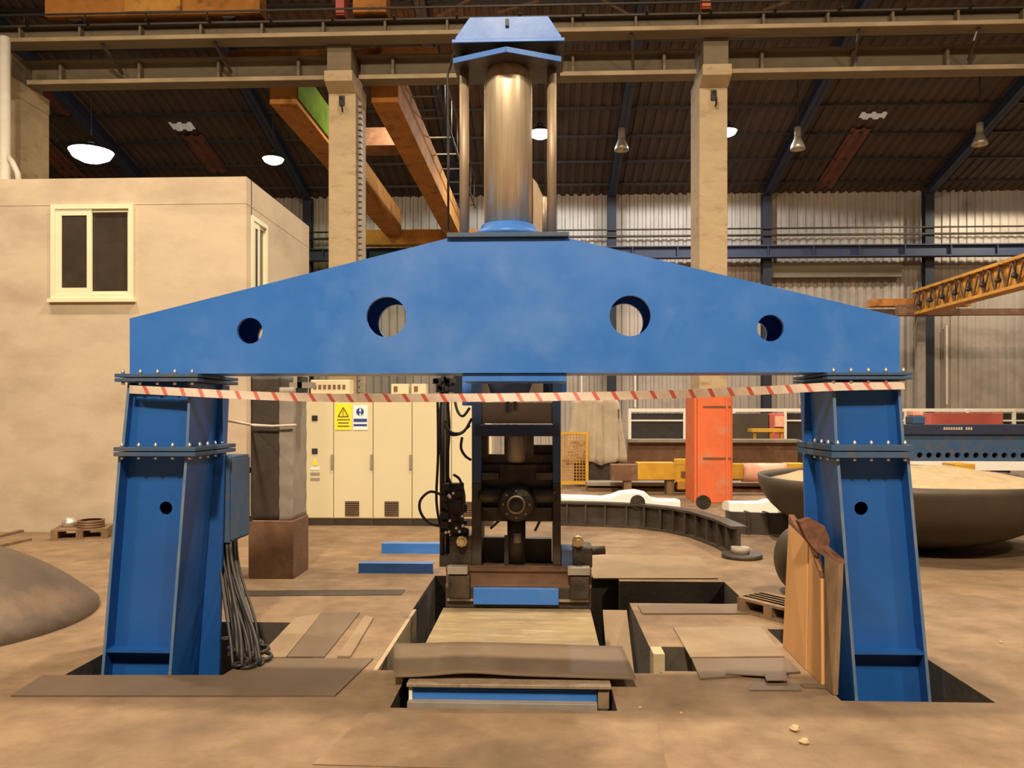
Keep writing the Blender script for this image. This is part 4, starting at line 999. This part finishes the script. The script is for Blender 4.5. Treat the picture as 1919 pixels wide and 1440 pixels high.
# yellow mesh guard
gy = ground(1075,918).y+.3
t = thing('mesh_guard','yellow framed wire mesh guard panel right of the roller machine','guard',(ax(1078,gy),gy,0))
xa,xb = ax(1048,gy),ax(1103,gy); za,zb_ = .08,az(1078,810,gy)
m = MB().box(xa,xa+.05,gy,gy+.05,0,zb_).box(xb-.06,xb,gy,gy+.05,0,zb_).box(xa+.05,xb-.06,gy,gy+.05,zb_-.06,zb_).box(xa+.05,xb-.06,gy,gy+.05,za,za+.07); m.build('frame','yellow',t)
m = MB()
for k in range(9): x=xa+.05+(xb-xa-.11)*k/8; m.box(x-.008,x+.008,gy+.02,gy+.03,za+.07,zb_-.06)
for k in range(16): z=za+.07+(zb_-za-.13)*k/15; m.box(xa+.05,xb-.06,gy+.03,gy+.04,z-.008,z+.008)
m.build('mesh','yelloworange',t)
# tarped machine
ty = 17.6; t = thing('tarped_machine','grey-beige tarpaulin draped over a machine beside the yellow mesh guard','covered machine',(ax(1120,ty),ty+.5,0))
x0,x1 = ax(1064,ty),ax(1172,ty); zt_ = az(1120,746,ty); zb_ = az(1120,868,ty)
MB().box(x0+.15,x1-.12,ty+.15,ty+.9,0,zt_-.25).build('machine_body','darksteel',t)
R_=[]; random.seed(6)
for i in range(13):
    z = zt_-(zt_-zb_)*i/12; w_ = .02+.0*i; ring=[]
    n=48
    for j in range(n):
        a=2*math.pi*j/n; cxx=(x0+x1)/2; hw=(x1-x0)/2*(.80+.22*i/12 if i>0 else .72); hd=.5*(.85+.15*i/12)
        ca,sa=math.cos(a),math.sin(a); k_=1/max(abs(ca),abs(sa))**.8; fold=(.03+.11*i/12)*math.sin(j*1.9+i*.05)
        ring.append((cxx+ca*k_*(hw+fold*.6), ty+.5+sa*k_*(hd+fold), z+(.05*math.sin(j*.8) if i in (0,12) else 0)))
    R_.append(ring)
MB().rings(R_[::-1],True,True).build('tarpaulin','tarp',t)
# dark glazed fence / panels far back
fy = 25.0
fn = thing('panel_fence','dark panel fence with pale rails along the foot of the back wall','fence',(6,fy,0))
xa, xb = ax(1178,fy), ax(1919,fy)+1
MB().box(xa,xb,fy+.05,fy+.08,0,az(1300,775,fy)).build('dark_panels','black',fn)
m = MB().box(xa,xb,fy-.02,fy+.04,az(1300,772,fy),az(1300,766,fy)).box(xa,xb,fy,fy+.03,az(1300,790,fy),az(1300,787,fy)).box(xa,xb,fy,fy+.03,az(1300,829,fy),az(1300,826,fy))
m.build('rail','white',fn)
for px in (1180,1283,1375,1471,1508,1697,1812,1900): x=ax(px,fy); MB().box(x-.045,x+.045,fy-.04,fy+.05,0,az(1300,768,fy)).build('post','white',fn)
# long stock beams
def stock(px0,px1,py0,py1,Y,d,m,label,name='steel_beam',cat='beam'):
    return solo(MB().box(ax(px0,Y),ax(px1,Y),Y,Y+d,0,az((px0+px1)/2,py0,Y)),name,m,label,cat,None,bevel=.01)
def ibeam(px0,px1,py0,py1,Y,d,m,m2,label):
    x0,x1=ax(px0,Y),ax(px1,Y); z0,z1=az(1300,py1,Y),az(1300,py0,Y); z0=max(z0,0)
    t=thing('stock_girder',label,'girder',((x0+x1)/2,Y+d/2,z0)); tf=.07
    MB().box(x0,x1,Y,Y+d,z1-tf,z1).build('top_flange',m,t); MB().box(x0,x1,Y+d*.4,Y+d*.6,z0+tf,z1-tf).build('web',m2,t); MB().box(x0,x1,Y,Y+d,z0,z0+tf).build('bottom_flange',m2,t)
    return t
ibeam(1178,1500,824,906,18.6,.5,'grey','rust','long grey-topped rusty girder stored behind the yellow spreader beam')
ibeam(1100,1500,905,925,16.4,.5,'grey','rust','low grey girder on the floor behind the white sheeting')
# yellow spreader beam
sy = 15.9; t = thing('spreader_beam','yellow lifting spreader beam with a red-white drum behind the orange column guard','lifting beam',(ax(1350,sy),sy,az(1300,903,sy)))
zf_ = az(1300,903,sy)
def sb(px0,px1,py0,py1,nm,m_,d=.4,dy=0): return MB().box(ax(px0,sy),ax(px1,sy),sy+dy,sy+d,az(1300,py1,sy),az(1300,py0,sy)).build(nm,m_,t,bevel=.008)
sb(1195,1265,868,900,'box_section','yellow'); sb(1265,1310,872,904,'box_section','yellow',.36,.02); sb(1266,1292,861,870,'lifting_lug','yellow',.2); sb(1270,1290,904,918,'hanger','yelloworange',.3)
sb(1146,1195,872,902,'rusty_end','rust'); sb(1300,1395,870,898,'centre_beam','yellow',.3,.05); sb(1478,1512,869,900,'box_section','yellow')
tag(MB().cyl((ax(1395,sy),sy+.2,az(1300,887,sy)),(ax(1478,sy),sy+.2,az(1300,887,sy)),.19,24).build('drum','pink',t),'red and white drum')
sb(1276,1288,884,895,'lug_hole_plate','rust',.01,-.01)
for px in (1170,1250,1440): MB().box(ax(px,sy),ax(px+14,sy),sy+.05,sy+.35,0,zf_+.02).build('support_block','wood2',t)
# yellow table + red machine
wy = 21.5; t = thing('yellow_trestle','small yellow trestle table before the dark panel fence','trestle',(ax(1440,wy),wy,0))
MB().box(ax(1410,wy),ax(1470,wy),wy,wy+.5,az(1400,810,wy),az(1400,804,wy)).build('top','yellow',t)
for px in (1415,1445,1465): MB().box(ax(px,wy),ax(px+4,wy),wy+.1,wy+.2,0,az(1400,810,wy)).build('leg','yellow',t)
t = thing('red_machine','faded red machine body behind the small yellow trestle','machine',(ax(1460,23),23,0))
MB().box(ax(1442,23),ax(1470,23),23,23.5,0,az(1400,775,23)).build('body','red',t,bevel=.03)
MB().box(ax(1451,23),ax(1468,23),22.9,23,az(1400,800,23),az(1400,780,23)).build('panel','pink',t)
stock(1372,1440,775,815,23,.6,'domedark','dark machine block beside the faded red machine','machine_block','machine')
# blue straightening beam on the right
by_ = 13.0; t = thing('blue_conveyor_beam','long blue beam with a row of dark holes behind the right tower','machine',(ax(1850,by_),by_,0))
x0,x1 = ax(1690,by_), ax(1919,by_)+2.5
fz = lambda py: az(1800,py,by_)
MB().box(x0,x1,by_,by_+.5,fz(815),fz(796)).build('top_rail','navy',t,bevel=.01)
me,mx = plate([(x0,fz(864)),(x1,fz(864)),(x1,fz(815)),(x0,fz(815))],[(x0+.16+.147*k,fz(854),.045) for k in range(int((x1-x0-.2)/.147))],by_+.05,by_+.10)
MB().add(me,mx).build('perforated_side','bluedull',t)
MB().box(x0,x1,by_+.2,by_+.25,fz(864),fz(815)).build('inner_plate','black',t)
tag(MB().box(x0,x1,by_+.0,by_+.3,fz(882),fz(865)).build('pale_rail','whitesheet',t),'bright white lower rail')
for k in range(4): MB().box(x0+.3+k*1.3,x0+.45+k*1.3,by_+.1,by_+.4,0,fz(882)).build('leg','darksteel',t)
m = MB(); random.seed(8)
for k in range(12):
    px=1768+k*4.6
    if k in (8,): continue
    m.box(ax(px,by_),ax(px+3.2,by_),by_-.006,by_-.0,fz(806),fz(801))
m.build('lettering','tapewhite',t)
tag(MB().box(ax(1717,by_),ax(1740,by_),by_+.1,by_+.4,fz(796),fz(780)).build('motor','bluedull',t,bevel=.02),'blue motor')
MB().box(ax(1718,by_),ax(1738,by_),by_+.12,by_+.38,fz(780),fz(769)).build('motor_cap','pink',t,bevel=.02)
stock(1790,1828,870,903,12.2,.4,'yellow','yellow steel block resting on the rubble behind the blue beam','yellow_block','block')
stock(1745,1880,774,800,20,.5,'red','long dull red steel box behind the blue beam','steel_box','box')
stock(1700,1790,868,912,14.2,.5,'rust','rusty steel block under the blue beam','steel_block','block')
